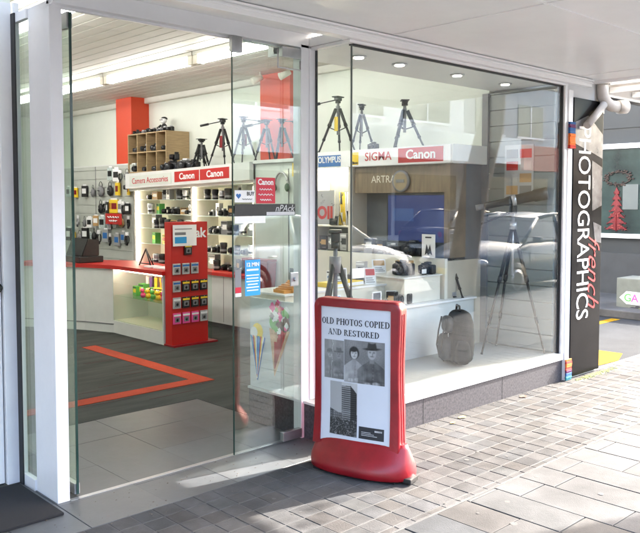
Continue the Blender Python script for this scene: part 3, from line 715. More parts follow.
# ------------------------------------------------------------------ ceiling lights
for i, (x, y, lab) in enumerate(((1.02, 2.3, 'long fluorescent ceiling tube nearest the glass door'), (1.02, 4.18, 'second fluorescent ceiling tube from the glass door'), (1.02, 6.06, 'fluorescent ceiling tube above the red counter, farthest back in its row'),
                                 (1.02, 7.94, 'rear fluorescent ceiling tube over the back of the shop'),
                                 (-.9, 2.3, 'fluorescent tube near the left wall, first from the door'), (-.9, 4.18, 'fluorescent tube near the left wall, second from the door'), (-.9, 6.06, 'fluorescent tube near the left wall, third from the door'), (-.9, 7.94, 'fluorescent tube near the left wall, rearmost of its row'))):
    t = thing('ceiling_light', lab, 'ceiling light', (x, y, 3.0), 'fluorescent tubes in two rows on the ceiling')
    g = MB(); g.box(x-.05, x+.05, y-.93, y+.93, 3.075, 3.114, bev=.004); g.build('batten', CEILM, t)
    g = MB(); g.tube([(x, y-.84, 3.02), (x, y+.84, 3.02)], .033, 12); g.build('tube', TUBEL, t)
    for q_ in (.85, -.93): g = MB(); g.box(x-.045, x+.045, y+q_, y+q_+.08, 2.985, 3.0745, bev=.004); g.build('end_cap', CREAM, t)
# spotlight pair near the red pillar
for y, lab in ((3.75, 'small white spotlight beside the red pillar, nearer the rear'), (3.25, 'small white spotlight above the red pillar, nearer the window')):
    t = thing('spotlight', lab, 'spotlight', (2.25, y, 2.98), 'white spotlights by the red pillar'); g = MB(); g.tube([(2.28, y, 3.114), (2.28, y, 3.05)], .008, 6); g.build('stem', CREAM, t)
    g = MB(); g.tube([(2.31, y, 3.06), (2.2, y+.05, 3.0)], [.03, .045], 14); g.build('lamp_head', CREAM, t)

# red pillars
g = MB(); g.box(2.28, 2.579, 6.75, 7.2, .0, 3.114, bev=.004); tag(g.build('pillar', ORANGE), 'orange red pillar behind the pigeonhole shelf', 'pillar', 'red painted pillars on the side wall')
g = MB(); g.box(2.44, 2.579, 3.4, 3.95, 2.06, 3.114, bev=.004); tag(g.build('pillar', ORANGE), 'orange red pillar seen through the glass door, behind two tripods', 'pillar', 'red painted pillars on the side wall')

# rear slat wall with merchandise
rs = thing('slat_wall', 'pale grey slat wall behind the counter hung with packets', 'slat wall', (2.2, 8, 0))
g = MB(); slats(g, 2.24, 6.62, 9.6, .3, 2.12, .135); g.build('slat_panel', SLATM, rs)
g = MB(); g.box(2.216, 2.2195, 7.75, 7.765, .3, 2.12); g.build('joint', GREY, rs)
g = MB(); g.box(2.251, 2.578, 6.6, 9.6, 2.10, 2.14); g.build('cap', CREAMW, rs)

# ------------------------------------------------------------------ product prototypes (built once, then copied)
def proto_packet(m, m2, sz=(.03, .12, .17)):
    t = thing('hanging_packet', 'packet', 'packet', (0, 0, 0), orig=(0, 0, 0)); a, b_, c = sz
    g = MB(); g.box(-a/2, a/2, -b_/2, b_/2, 0, c, bev=min(a, b_)*.2); g.build('pouch', m, t)
    g = MB(); g.box(-a/2-.002, -a/2+.001, -b_*.36, b_*.36, c*.3, c*.75); g.build('printed_label', m2, t)
    g = MB(); g.box(-.002, .002, -b_*.3, b_*.3, c, c+.02); g.build('hanger_tab', WHITE, t)
    return t
def proto_camera(bodym, big=1.0, topm=None):
    t = thing('camera', 'camera', 'camera', (0, 0, 0), orig=(0, 0, 0)); B = big
    g = MB(); g.box(-.03*B, .03*B, -.065*B, .065*B, 0, .075*B, bev=.012*B); g.box(-.045*B, -.02*B, .035*B, .065*B, .005*B, .07*B, bev=.008*B); g.build('body', bodym, t)
    g = MB(); g.box(-.022*B, .028*B, -.025*B, .025*B, .0755*B, .098*B, bev=.008*B); g.tube([(0, .045*B, .075*B), (0, .045*B, .084*B)], .012*B, 10); g.build('viewfinder', topm or bodym, t)
    l = MB(); l.lathe([(.033*B, -.03*B), (.034*B, -.055*B), (.031*B, -.075*B), (.03*B, -.085*B)], (0, 0, .037*B), 18, 'X'); lo = l.build('lens', BLACK, t)
    l = MB(); l.lathe([(.024*B, -.0865*B), (.018*B, -.0885*B), (.004*B, -.089*B)], (0, 0, .037*B), 16, 'X'); ORIG[lo.name] = Vector((0, 0, 0)); l.build('lens_glass', LENS, lo)
    return t
def proto_box(m, m2, a=.08, b_=.12, c=.14):
    t = thing('product_box', 'box', 'box', (0, 0, 0), orig=(0, 0, 0)); g = MB(); g.box(-a/2, a/2, -b_/2, b_/2, 0, c, bev=.003); g.build('carton', m, t)
    g = MB(); g.box(-a/2-.0012, -a/2, -b_*.40, b_*.25, c*.35, c*.72); g.build('printed_label', m2, t); g = MB(); g.box(-a/2-.0013, -a/2, -b_*.45, b_*.45, c*.82, c*.92); g.build('printed_band', INK if m2 is not INK else WHITE, t); g = MB(); g.ball((-a/2, b_*.32, c*.5), b_*.11, 1, (.05, 1, 1)); g.build('printed_badge', m2, t); g = MB(); g.box(-a/2-.0012, -a/2, -b_*.4, b_*.1, c*.12, c*.17); g.build('printed_line', GREY, t); return t
def proto_tripod(h, spread, headm=BLACK, tagm=None, thick=1.0, low=0, handle=True):
    t = thing('tripod', 'tripod', 'tripod', (0, 0, 0), orig=(0, 0, 0)); ax = h*.76
    for k in range(3):
        a = 2*pi*k/3+.5; f = lambda q_, r_=0: (cos(a)*(.025+spread*q_), sin(a)*(.025+spread*q_), ax*(1-q_))
        g = MB(); g.tube([f(0), f(.36)], [.014*thick, .013*thick], 8); g.tube([f(.34), f(.40)], .016*thick, 8); g.tube([f(.38), f(.70)], .0095*thick, 8); g.tube([f(.68), f(.73)], .0125*thick, 8); g.tube([f(.72), f(.99)], .0068*thick, 8); g.ball(f(.992), .012*thick, 1); g.build('leg', BLACK, t)
    g = MB(); g.tube([(0, 0, ax*.42), (0, 0, h*.86)], .011*thick, 10); g.tube([(0, 0, ax-.05*h), (0, 0, ax+.05*h)], .03*thick*min(1, h), 12); g.build('centre_column', GREY, t)
    g = MB()
    for k in range(3): a = 2*pi*k/3+.5; g.tube([(0, 0, ax*.5), (cos(a)*(.025+spread*.42), sin(a)*(.025+spread*.42), ax*.58)], .004*thick, 6)
    g.build('spreader', BLACK, t)
    g = MB(); q_ = h; g.tube([(0, 0, q_*.86), (0, 0, q_*.90)], .022*thick, 12); g.box(-.028*thick, .028*thick, -.02*thick, .02*thick, q_*.90, q_*.955, bev=.006); g.box(-.045*thick, .045*thick, -.03*thick, .03*thick, q_*.956, q_*.975, bev=.004); g.build('head', headm, t)
    if handle: g = MB(); g.tube([(0, .02, q_*.92), (-.02, .13*thick, q_*.885), (-.03, .17*thick, q_*.87)], [.006, .006, .006], 8); g.tube([(-.03, .16*thick, q_*.873), (-.05, .25*thick, q_*.845)], .012*thick, 8); g.build('pan_handle', BLACK, t)
    if tagm: g = MB(); g.box(-.04, -.033, -.022, .022, ax*.5, ax*.82, bev=.002); g.build('price_tag', tagm, t)
    return t
def use(p, loc, rz, label, group=None, scale=None, cat=None):
    o = dup(p, loc, rz, label, scale, group, cat); return o
PROT = []
def P_(o): PROT.append(o); return o
pk = [P_(proto_packet(a, b_)) for a, b_ in ((YELLOW, RED), (SILVER, BLUE), (BLACK, WHITE), (WHITE, GREY), (PURPLE, TAN), (TAN, WHITE), (WHITE, BLACK), (mat('clear plastic packing', (.5, .58, .56), .15, var=.3, scale=30), BLACK))]
def proto_pouch(m, m2):
    t = thing('hanging_pouch', 'pouch', 'pouch', (0, 0, 0), orig=(0, 0, 0)); g = MB(); g.ball((0, 0, .07), .07, 2, (.5, .85, 1.05)); g.xform(lambda c: (c.x*(1.1-c.z*2), c.y*(1.15-c.z*1.6), c.z)); g.build('bag', m, t)
    g = MB(); g.tube([(0, .04*cos(a*pi/6), .13+.06*sin(a*pi/6)) for a in range(7)], .004, 6); g.build('strap', BLACK, t); g = MB(); g.tube([(-.037, -.03, .075), (-.038, .03, .075)], .004, 6); g.build('zip', m2, t); return t
def proto_cable(m):
    t = thing('hanging_cable', 'cable', 'cable', (0, 0, 0), orig=(0, 0, 0)); g = MB()
    for q_ in range(3): g.tube([(-.008*q_, (.035+.006*q_)*cos(a*pi/8), .07+(.055+.005*q_)*sin(a*pi/8)) for a in range(17)], .0045, 6)
    g.build('coil', m, t); g = MB(); g.box(-.02, 0, -.03, .03, .12, .17, bev=.004); g.build('header_card', WHITE, t); g = MB(); g.box(-.026, -.004, -.018, .018, -.01, .03, bev=.005); g.build('plug', BLACK, t); return t
pk += [P_(proto_pouch(BLACK, SILVER)), P_(proto_pouch(GREY, BLACK)), P_(proto_pouch(TAN, BLACK)), P_(proto_cable(BLACK)), P_(proto_cable(SILVER))]
pkn = ['yellow', 'silver', 'black', 'white', 'purple', 'tan', 'piebald', 'clear', 'black pouch', 'grey pouch', 'tan pouch', 'black cable', 'silver cable']
pkn = [n_ if n_.split()[-1] in ('pouch', 'cable') else n_+' packet' for n_ in pkn]
def proto_lens(m):
    t = thing('camera_lens', 'lens', 'lens', (0, 0, 0), orig=(0, 0, 0)); g = MB(); g.lathe([(.034, 0), (.036, .01), (.036, .05), (.033, .055), (.04, .07), (.04, .105), (.037, .11)], (0, 0, 0), 16); g.build('barrel', m, t)
    g = MB(); g.lathe([(.0365, .02), (.0375, .022), (.0375, .04), (.0365, .042)], (0, 0, 0), 16); g.build('focus_ring', GREY if m is BLACK else BLACK, t); g = MB(); g.lathe([(.033, .1102), (.02, .113)], (0, 0, 0), 14); g.build('front_glass', LENS, t); return t
lns = [P_(proto_lens(BLACK)), P_(proto_lens(SILVER))]
cams = [P_(proto_camera(BLACK)), P_(proto_camera(BLACK, 1, SILVER)), P_(proto_camera(GREY, .8, SILVER))]
camn = ['black', 'black and silver', 'small grey']
bxs = [P_(proto_box(a, b_, *s_)) for a, b_, s_ in ((YELLOW, REDP, (.07, .11, .12)), (GREY, WHITE, (.08, .1, .15)), (WHITE, BLUE, (.09, .13, .1)), (BLACK, TAN, (.07, .09, .13)), (TAN, WHITE, (.08, .12, .09)), (GREEN, YELLOW, (.07, .1, .12)), (SILVER, INK, (.06, .08, .16)))]
bxn = ['yellow', 'grey', 'white', 'black', 'tan', 'green', 'silver']
ORDW = ['first', 'second', 'third', 'fourth', 'fifth', 'sixth', 'seventh', 'eighth', 'ninth', 'tenth', 'eleventh', 'twelfth']

# packets on the rear slat wall
GP = 'packets hanging on the rear slat wall'
random.seed(11)
rows = [(1.88, 4, 6.72, 7.2, 'top'), (1.66, 9, 6.7, 8.9, 'upper'), (1.42, 8, 6.7, 7.55, 'middle'), (1.18, 9, 6.7, 8.3, 'lower'), (.94, 12, 6.7, 8.6, 'bottom')]
for z, n, y0, y1, rn in rows:
    for k in range(n):
        y = y0+(y1-y0)*k/(n-1)+random.uniform(-.03, .03); i = random.choice([0, 1, 6, 2, 3, 5, 7, 8, 9, 10, 11, 12, 7, 8, 9, 11, 12]); hz = z+random.uniform(-.03, .02)
        use(pk[i], (2.18, y, hz), random.uniform(-.35, .35), '%s, %s from the display cabinet in the %s row on the slat wall' % (pkn[i], ORDW[k], rn), GP, 1.0+random.uniform(-.1, .25))
rsn = thing('red_price_sign', 'small red price sign with white writing left of the lit cabinets', 'sign', (2.1, 6.75, 1.3), None)
g = MB(); g.box(2.08, 2.09, 6.72, 7.2, 1.24, 1.40, bev=.002); g.build('card', REDP, rsn); 
for z_, w_ in ((1.345, .17), (1.29, .12)): g = MB(); g.tube([(2.078, 6.96-w_+q_*w_/6, z_+.012*sin(q_*2.3)) for q_ in range(13)], .008, 6); g.build('printed_script', WHITE, rsn)

# ------------------------------------------------------------------ wall display cabinets
dc = thing('display_cabinet', 'lit cream wall cabinet with glass shelves below the long red sign board', 'display cabinet', (2.3, 5, 0))
g = MB(); g.box(2.13, 2.57, 3.68, 6.46, .06, .66); g.build('cupboard', CREAMW, dc)
g = MB(); g.box(2.16, 2.57, 3.7, 6.44, 0, .06); g.build('kick', GREY, dc)
g = MB()
for y in (4.3, 4.95, 5.6): g.box(2.128, 2.1299, y, y+.005, .08, .65)
g.build('door_gap', DARKST, dc)
g = MB(); g.box(2.08, 2.57, 3.66, 6.48, .66, .70, bev=.004); g.build('counter_edge', REDP, dc)
g = MB(); g.box(2.55, 2.575, 3.68, 6.46, .70, 1.84); g.build('back_panel', CREAM, dc)
for y in (3.68, 4.98, 6.42): g = MB(); g.box(2.14, 2.549, y, y+.04, .701, 1.80); g.build('upright', CREAM, dc)
for y, d in ((6.40, 0), (5.03, 0), (4.965, 0), (3.73, 0)): g = MB(); g.box(2.155, 2.17, y, y+.012, .72, 1.76); g.build('light_strip', STRIP, dc)
for y0, y1 in ((3.73, 4.97), (5.03, 6.41)):
    for z in ((.98, 1.2, 1.40, 1.60) if y0 > 5 else (.92, 1.16, 1.39, 1.60)):
        g = MB(); g.box(2.2, 2.549, y0, y1, z, z+.006); g.build('glass_shelf', GLASSI, dc)
        g = MB(); g.box(2.193, 2.1995, y0, y1, z-.001, z+.007); g.build('shelf_edge', mat('pale shelf lip', (.6, .68, .62), .3, var=.05), dc)
def shz(y, z): return z-(y-3.66)*.026
g = MB(); g.box(2.04, 2.10, 3.66, 6.52, 1.835, 2.045); g.box(2.10, 2.57, 3.66, 6.52, 2.02, 2.045); g.box(2.10, 2.57, 3.66, 6.52, 1.80, 1.84)
for v in g.bm.verts: v.co.z = shz(v.co.y, v.co.z)
g.build('header_board', CREAMW, dc)
def hb(y0, y1, z0, z1, m, name, t=.003, par=None):
    g = MB(); g.box(2.04-t, 2.04, y0, y1, z0, z1)
    for v in g.bm.verts: v.co.z = shz(v.co.y, v.co.z)
    return g.build(name, m, par or dc)
hb(5.32, 6.40, 1.865, 2.005, mat('grey green letter panel', (.62, .66, .6), .5, var=.03), 'name_panel')
hb(4.68, 5.24, 1.875, 2.01, REDP, 'red_panel'); hb(4.05, 4.66, 1.875, 2.01, REDP, 'red_panel')
text('lettering', 'Camera Accessories', .115, (2.037, 5.86, shz(5.86, 1.93)), (0, -1, .026), (0, 0, 1), CRED, dc, .0008, sx=.98)
text('lettering', 'Canon', .115, (2.037, 4.95, shz(4.95, 1.94)), (0, -1, .026), (0, 0, 1), WHITE, dc, .0008, bold=.003, sx=1.15)
text('lettering', 'Canon', .115, (2.037, 4.34, shz(4.34, 1.94)), (0, -1, .026), (0, 0, 1), WHITE, dc, .0008, bold=.003, sx=1.15)
sw_ = MB(); sw_.lathe([(.001, 0), (.03, -.01), (.03, -.06), (.02, -.07)], (2.06, 6.56, 1.82), 12, 'Z'); sw_.build('spot_lamp', BLACK, dc)
# shelf goods
random.seed(5)
GS = 'goods on the glass shelves of the lit wall cabinet'
for bi, (y0, y1, zs, bayn) in enumerate(((3.85, 4.9, (.70, .926, 1.166, 1.396, 1.606), 'right'), (5.12, 6.3, (.70, .986, 1.206, 1.406, 1.606), 'left'))):
    for zi, z in enumerate(zs):
        n = 8 if bi else 7
        for k in range(n):
            y = y1-(y1-y0)*(k+.5)/n+random.uniform(-.03, .03); lv = ('bottom', 'second', 'third', 'fourth', 'top')[zi]
            kind = random.random()
            if kind < .3: i = random.randrange(3); use(cams[i], (2.3+random.uniform(0, .08), y, z), random.uniform(-.4, .4), '%s camera, %s from left on the %s shelf of the %s lit bay' % (camn[i], ORDW[k], lv, bayn), GS)
            elif kind < .55: i = random.randrange(2); use(lns[i], (2.28, y, z), 0, '%s lens, %s from left on the %s shelf of the %s lit bay' % (('black', 'silver')[i], ORDW[k], lv, bayn), GS, random.uniform(1, 1.35))
            elif kind < .95:
                i = random.choice([1, 3, 6, 2, 4, 1] if bi == 0 else [0, 5, 1, 2, 4, 6]); use(bxs[i], (2.3+random.uniform(0, .08), y, z), random.uniform(-.3, .3), '%s product box, %s from left on the %s shelf of the %s lit bay' % (bxn[i], ORDW[k], lv, bayn), GS, random.uniform(1.0, 1.3))
# pigeonhole shelf on top
ZT = 2.055
def topz(y): return shz(y, 2.045)
ph_ = thing('pigeonhole_shelf', 'pale wooden pigeonhole shelf with eight cells standing on the cabinets', 'shelf', (2.35, 6.2, topz(6.2)))
Z0 = topz(5.7); H_ = .56; Y0, Y1 = 5.69, 6.72
g = MB(); g.box(2.2, 2.57, Y0, Y0+.015, Z0, Z0+H_); g.build('side_panel', WOOD, ph_)
g = MB(); g.box(2.2, 2.57, Y1-.015, Y1, Z0, Z0+H_); g.build('side_panel', WOOD, ph_)
for z in (Z0, Z0+H_/2, Z0+H_-.015): g = MB(); g.box(2.201, 2.569, Y0+.0155, Y1-.0155, z, z+.015); g.build('shelf', WOOD, ph_)
for k in range(1, 4): y = Y0+(Y1-Y0)*k/4; g = MB(); g.box(2.203, 2.565, y-.007, y+.007, Z0+.016, Z0+H_-.016); g.build('divider', WOOD, ph_)
g = MB(); g.box(2.5695, 2.576, Y0, Y1, Z0, Z0+H_); g.build('back', WOOD, ph_)
random.seed(3)
for r_ in range(2):
    for k in range(4):
        y = Y1-(Y1-Y0)*(k+.5)/4; i = random.randrange(3); use(cams[i], (2.3, y, Z0+.016+r_*(H_/2-.0)), random.uniform(-.5, .5), '%s old camera in the %s pigeonhole from the left, %s row' % (camn[i], ORDW[k], ('lower', 'upper')[r_]), 'old cameras in and on the pigeonhole shelf', 1.2)
        use(cams[(i+1) % 3], (2.26, y-.07, Z0+.016+r_*(H_/2)), random.uniform(-.5, .5), '%s camera filling the right side of the %s pigeonhole, %s row' % (camn[(i+1) % 3], ORDW[k], ('lower', 'upper')[r_]), 'old cameras in and on the pigeonhole shelf', .85)
for k in range(7):
    i = random.randrange(3); y = Y1-.06-k*.15; use(cams[i], (2.33, y, Z0+H_), random.uniform(-.6, .6), '%s old camera, %s from the left on top of the pigeonhole shelf' % (camn[i], ORDW[k]), 'old cameras in and on the pigeonhole shelf', .8)
# small panda-like toy photographer
ty = thing('toy_figure', 'small black and white toy figure standing on the pigeonhole shelf', 'toy', (2.42, 6.1, Z0+H_))
g = MB(); g.ball((2.42, 6.08, Z0+H_+.07), .055, 2, (.8, .9, 1.2)); g.ball((2.40, 6.05, Z0+H_+.02), .025); g.ball((2.40, 6.12, Z0+H_+.02), .025); g.build('body', BLACK, ty)
g = MB(); g.ball((2.41, 6.08, Z0+H_+.175), .05, 2, (.9, 1.05, .95)); g.build('head', WHITE, ty)
g = MB(); g.ball((2.42, 6.08, Z0+H_+.2), .047, 2, (1, 1.05, .6)); g.build('cap', BLACK, ty)
for y_ in (6.06, 6.1): g = MB(); g.ball((2.368, y_, Z0+H_+.18), .01, 1); g.build('eye', BLACK, ty)
for y_, y2_ in ((6.03, 6.0), (6.13, 6.16)): g = MB(); g.tube([(2.4, y_, Z0+H_+.11), (2.35, y2_, Z0+H_+.06)], .016, 8); g.build('arm', BLACK, ty)
# old cameras and small stands to the right of the shelf
for k, (y, i, s_) in enumerate(((5.55, 0, 1.5), (5.38, 1, 1.2), (5.24, 1, 1.5), (5.1, 0, 1.3), (5.47, 0, 1.1))):
    use(cams[i], (2.22+.03*(k % 2), y, topz(y)+(.14 if k == 4 else 0)), random.uniform(-.5, .5), '%s camera, %s in the cluster between pigeonhole shelf and tripods' % (camn[i], ORDW[k]), 'cameras standing on the cabinet top', s_)
# tripods on the cabinet top
tpA = P_(proto_tripod(.62, .17, thick=1.25, tagm=RED)); tpB = P_(proto_tripod(.50, .12, thick=1.3, handle=True)); tpS = P_(proto_tripod(.30, .08, thick=1.1, handle=False)); tpY = P_(proto_tripod(.62, .2, thick=1.35, tagm=YELLOW)); tpF = P_(proto_tripod(.46, .17, thick=1.4, handle=False))
GT = 'tripods standing on top of the cabinets'
use(tpA, (2.3, 4.53, topz(4.5)), .3, 'black tripod with a red tag left of the glass door edge', GT)
use(tpA, (2.3, 4.10, topz(4.1)), pi+.3, 'tall tripod seen through the glass door, left of the red pillar', GT, .97)
use(tpB, (2.3, 3.66, 2.06), .1, 'left tripod of the two in front of the red pillar', GT)
use(tpB, (2.3, 3.38, 2.06), pi-.2, 'right tripod of the two in front of the red pillar', GT, .98)
use(tpS, (2.25, 4.92, topz(4.9)), .2, 'small black table tripod beside the old cameras', GT, 1.3)
use(tpS, (2.3, 5.03, topz(5.0)), .9, 'short folded black tripod close to the cameras on the cabinet top', GT, (.9, .9, 1.1))
use(tpY, (2.3, 2.46, 2.10), .2, 'large black tripod with a yellow tag above the blue sign', GT)
use(tpF, (2.32, 2.13, 2.10), .4, 'slim tripod just right of the glass corner joint', GT, (.75, .75, 1.1))
use(tpF, (2.3, 1.53, 2.11), .8, 'dark tripod with closed legs above the red sign letters', GT, (1, 1, 1.05))
use(cams[0], (2.2, 1.85, 2.105), .2, 'single camera on the cabinet top between two tripods', 'cameras standing on the cabinet top', .8)

# pale partition + cabinet top between the units
pp = thing('partition', 'pale partition between the lit cabinets and the window cabinets, behind the glass door', 'partition', (2.3, 3.1, 0))
g = MB(); g.box(2.12, 2.56, 2.66, 3.65, 0, 2.02, bev=.003); g.build('panel', mat('pale grey green laminate', (.62, .66, .62), .4, var=.04), pp)
g = MB(); g.box(2.08, 2.57, 2.66, 3.65, 2.021, 2.06, bev=.003); g.build('top', CREAMW, pp)
g = MB(); g.box(2.112, 2.1195, 3.05, 3.06, .1, 1.95); g.build('joint', GREY, pp)
pc = thing('yellow_price_card', 'yellow card on the pale partition behind the glass door', 'price card', (2.11, 2.85, 1.8)); g = MB(); g.box(2.105, 2.118, 2.75, 2.98, 1.86, 2.01); g.build('card', YELLOW, pc); g = MB(); g.box(2.1035, 2.1049, 2.80, 2.93, 1.885, 1.905); g.build('printed_line', INK, pc)
lm = thing('hanging_headphones', 'silver headphones hanging on the pale partition', 'headphones', (2.09, 3.15, 1.6)); g = MB(); g.tube([(2.09, 3.15+.11*cos(a*pi/12), 1.76+.15*sin(a*pi/12)) for a in range(13)], .012, 8); g.build('band', SILVER, lm)
for y_ in (3.26, 3.04): g = MB(); g.ball((2.08, y_, 1.74), .045, 2, (.6, .7, 1.1)); g.build('ear_cup', mat('dark green plastic', (.03, .09, .05), .4, var=.1), lm)
rb = thing('red_basket', 'red plastic basket hanging low behind the glass door', 'basket', (2.0, 3.45, .62)); g = MB()
g.prism([(2.11, 3.25, .9), (2.11, 3.7, .9), (2.11, 3.66, .6), (2.11, 3.6, .55), (2.11, 3.34, .55), (2.11, 3.28, .6)], (-.14, 0, 0), bev=.01); g.build('tub', RED, rb); g = MB(); g.box(1.955, 2.1, 3.24, 3.71, .895, .925, bev=.006); g.build('rim', RED, rb)

# ------------------------------------------------------------------ window side wall unit with brand board and screen
wu = thing('window_cabinet', 'window side cabinet with white brand sign board, brown panel and dark niche', 'display cabinet', (2.3, 1.7, 0))
g = MB(); g.box(2.02, 2.57, .8, 2.62, .2, 1.05, bev=.003); g.build('lower_cupboard', mat('beige laminate', (.55, .5, .4), .4, var=.05), wu)
g = MB(); g.box(1.98, 2.0195, .78, 2.64, .2, 1.075); g.build('counter_front', CREAM, wu)
g = MB(); g.box(2.3, 2.57, .8, 2.62, 1.05, 1.93); g.build('niche_back', mat('dark grey niche', (.14, .15, .16), .5, var=.1), wu)
g = MB(); g.box(2.09, 2.2999, .86, 2.0, 1.67, 1.93); g.build('wood_panel', WOODB, wu)
g = MB(); g.box(2.06, 2.2999, .79, .855, 1.076, 1.93); g.build('end_upright', WOODB, wu)
g = MB(); g.box(2.06, 2.2999, 2.03, 2.07, 1.076, 1.93); g.box(2.06, 2.2999, 2.59, 2.62, 1.076, 1.93); g.build('upright', CREAM, wu)
g = MB(); g.box(2.08, 2.2999, 2.071, 2.589, 1.32, 1.335); g.build('shelf', CREAM, wu)
g = MB(); g.box(2.03, 2.57, .74, 2.66, 1.93, 2.10, bev=.003); g.build('header_board', CREAMW, wu)
g = MB(); g.box(2.022, 2.03, .76, 2.65, 1.935, 2.095); g.build('sign_face', WHITE, wu)
def sp(y0, y1, z0, z1, m, name='sign_panel'): g = MB(); g.box(2.0195, 2.022, y0, y1, z0, z1); return g.build(name, m, wu)
sp(2.14, 2.47, 1.945, 2.06, BLUE); text('lettering', 'OLYMPUS', .088, (2.0195, 2.305, 2.012), *NX, WHITE, wu, .0006, bold=.002, sx=.88)
text('lettering', 'VI', .1, (2.022, 2.555, 2.005), *NX, INK, wu, .0006)
sp(1.89, 2.0, 1.95, 2.075, YELLOW); text('lettering', 'Nikon', .038, (2.0195, 1.945, 1.97), *NX, INK, wu, .0006, bold=.001)
text('lettering', 'SIGMA', .115, (2.022, 1.63, 2.02), *NX, REDP, wu, .0006, sx=1.05, bold=.001)
sp(.84, 1.37, 1.95, 2.085, REDP); text('lettering', 'Canon', .12, (2.0195, 1.10, 2.02), *NX, WHITE, wu, .0006, bold=.003, sx=1.1)
text('lettering', 'ARTRA', .1, (2.09, 1.62, 1.80), *NX, CREAM, wu, .0006)
g = MB(); g.box(2.1, 2.28, 2.1, 2.56, 1.905, 1.915); g.build('strip_lamp', STRIP, wu)
tv = thing('television', 'wide television showing a deep blue picture under the brown wooden panel', 'television', (2.1, 1.2, 1.2))
g = MB(); g.box(2.10, 2.15, .86, 1.58, 1.19, 1.665, bev=.006); g.build('casing', BLACK, tv)
g = MB(); g.box(2.0965, 2.0995, .88, 1.56, 1.21, 1.645); g.build('screen', SCREEN, tv)
g = MB(); g.box(2.095, 2.096, 1.24, 1.50, 1.40, 1.52); g.build('screen_picture', SCREENL, tv)
g = MB(); g.box(2.12, 2.16, 1.1, 1.34, 1.077, 1.19, bev=.004); g.build('stand', BLACK, tv)
ck = thing('round_emblem', 'round emblem with a dark rim on the brown wooden panel', 'emblem', (2.08, 1.38, 1.78)); g = MB(); g.lathe([(.105, 0), (.105, -.02), (.088, -.024)], (2.088, 1.38, 1.78), 28, 'X'); g.build('rim', GREY, ck)
g = MB(); g.lathe([(.086, -.0245), (.086, -.026)], (2.088, 1.38, 1.78), 28, 'X'); g.build('disc', mat('tan disc', (.3, .24, .15), .4, var=.1), ck)
g = MB(); g.box(2.056, 2.0615, 1.33, 1.43, 1.765, 1.795); g.build('cross_bar', MATS['mid grey plastic'], ck)
# goods in the left niche (behind the corner pane)
nb = thing('grey_poster_card', 'grey card with big red letters in the left niche', 'advertising card', (2.07, 2.4, 1.34)); g = MB(); g.box(2.09, 2.10, 2.30, 2.585, 1.34, 1.70); g.build('card', SILVER, nb); text('lettering', 'OII', .18, (2.09, 2.44, 1.46), *NX, REDP, nb, .0005, bold=.008)
yb = thing('camera_strap_bundle', 'yellow and black camera straps hanging in the left niche', 'camera strap', (2.1, 2.15, 1.3)); random.seed(9)
for m_ in (YELLOW, BLACK, WHITE):
    g = MB()
    for k in range(4):
        y = 2.1+random.uniform(0, .14); g.tube([(2.1, y, 1.68), (2.08, y+random.uniform(-.04, .04), 1.5), (2.1, y+random.uniform(-.05, .05), 1.34)], .014, 6)
    g.build('strap', m_, yb)
# notice and odd things on the beige cupboard
nt_ = thing('notice_card', 'white upright card with a black drawing on the cupboard right of the screen', 'notice', (1.99, .95, 1.08)); g = MB(); g.box(1.95, 1.955, .87, 1.02, 1.076, 1.29); g.build('card', WHITE, nt_)
g = MB(); g.prism([(1.9495, .90, 1.10), (1.9495, .925, 1.2), (1.9495, .945, 1.15), (1.9495, .965, 1.2), (1.9495, .985, 1.10), (1.9495, .96, 1.12), (1.9495, .945, 1.10), (1.9495, .925, 1.12)], (-.0012, 0, 0)); g.build('printed_figure', INK, nt_); g = MB(); g.box(1.9485, 1.9499, .91, .98, 1.255, 1.268); g.build('printed_line', INK, nt_)
use(cams[0], (1.72+.33, 1.2, 1.077), .2, 'black camera left of the white notice card under the screen', 'goods in the display window', 1.5)
use(bxs[1], (2.05, 1.75, 1.077), .1, 'grey box left of the screen on the beige cupboard', 'goods in the display window')

# white plinths in the window
pl = thing('display_plinth', 'long low white plinth behind the backpack in the display window', 'plinth', (1.3, .85, .25))
g = MB(); g.box(.35, 2.37, .74, .99, .246, .69, bev=.004); g.build('body', CREAMW, pl); g = MB(); g.box(.33, 2.39, .72, 1.0, .6905, .71, bev=.003); g.build('top', WHITE, pl)
pl = thing('display_plinth', 'beige plinth with papers and a small frame behind the red pavement sign', 'plinth', (.9, 1.3, 0))
g = MB(); g.box(.3, 1.55, 1.02, 1.45, .003, .86, bev=.004); g.build('body', CREAM, pl); g = MB(); g.box(.28, 1.57, 1.0, 1.47, .8605, .875, bev=.002); g.build('top', WHITE, pl)
pl = thing('display_plinth', 'pale stepped plinth right of the beige plinth, below the notice card', 'plinth', (1.75, .95, .7))
g = MB(); g.box(1.45, 1.94, .80, 1.30, .712, .93, bev=.004); g.build('body', CREAM, pl); g = MB(); g.box(1.42, 1.95, .78, 1.32, .9305, .942, bev=.002); g.build('top', CREAMW, pl)
GW = 'goods in the display window'
use(cams[0], (1.62, .95, .943), .4, 'black camera on the pale stepped plinth', GW, 1.4)
use(cams[0], (1.5, .86, .712), .3, 'camera lying at the front foot of the stepped plinth', GW, 1.2)
use(bxs[4], (1.8, 1.1, .943), .3, 'tan box at the back of the pale stepped plinth', GW, 1.2)
fr = thing('photo_frame', 'small white photo frame on the plinth behind the sign', 'photo frame', (1.12, .82, .71)); g = MB()
for a in ((1.05, 1.06, .711, .85), (1.15, 1.16, .711, .85)): g.box(a[0], a[1], .80, .815, a[2], a[3])
g.box(1.061, 1.149, .80, .815, .711, .722); g.box(1.061, 1.149, .80, .815, .84, .85); g.build('frame', WHITE, fr); g = MB(); g.box(1.06, 1.15, .808, .813, .72, .84); g.build('picture', GREY, fr)
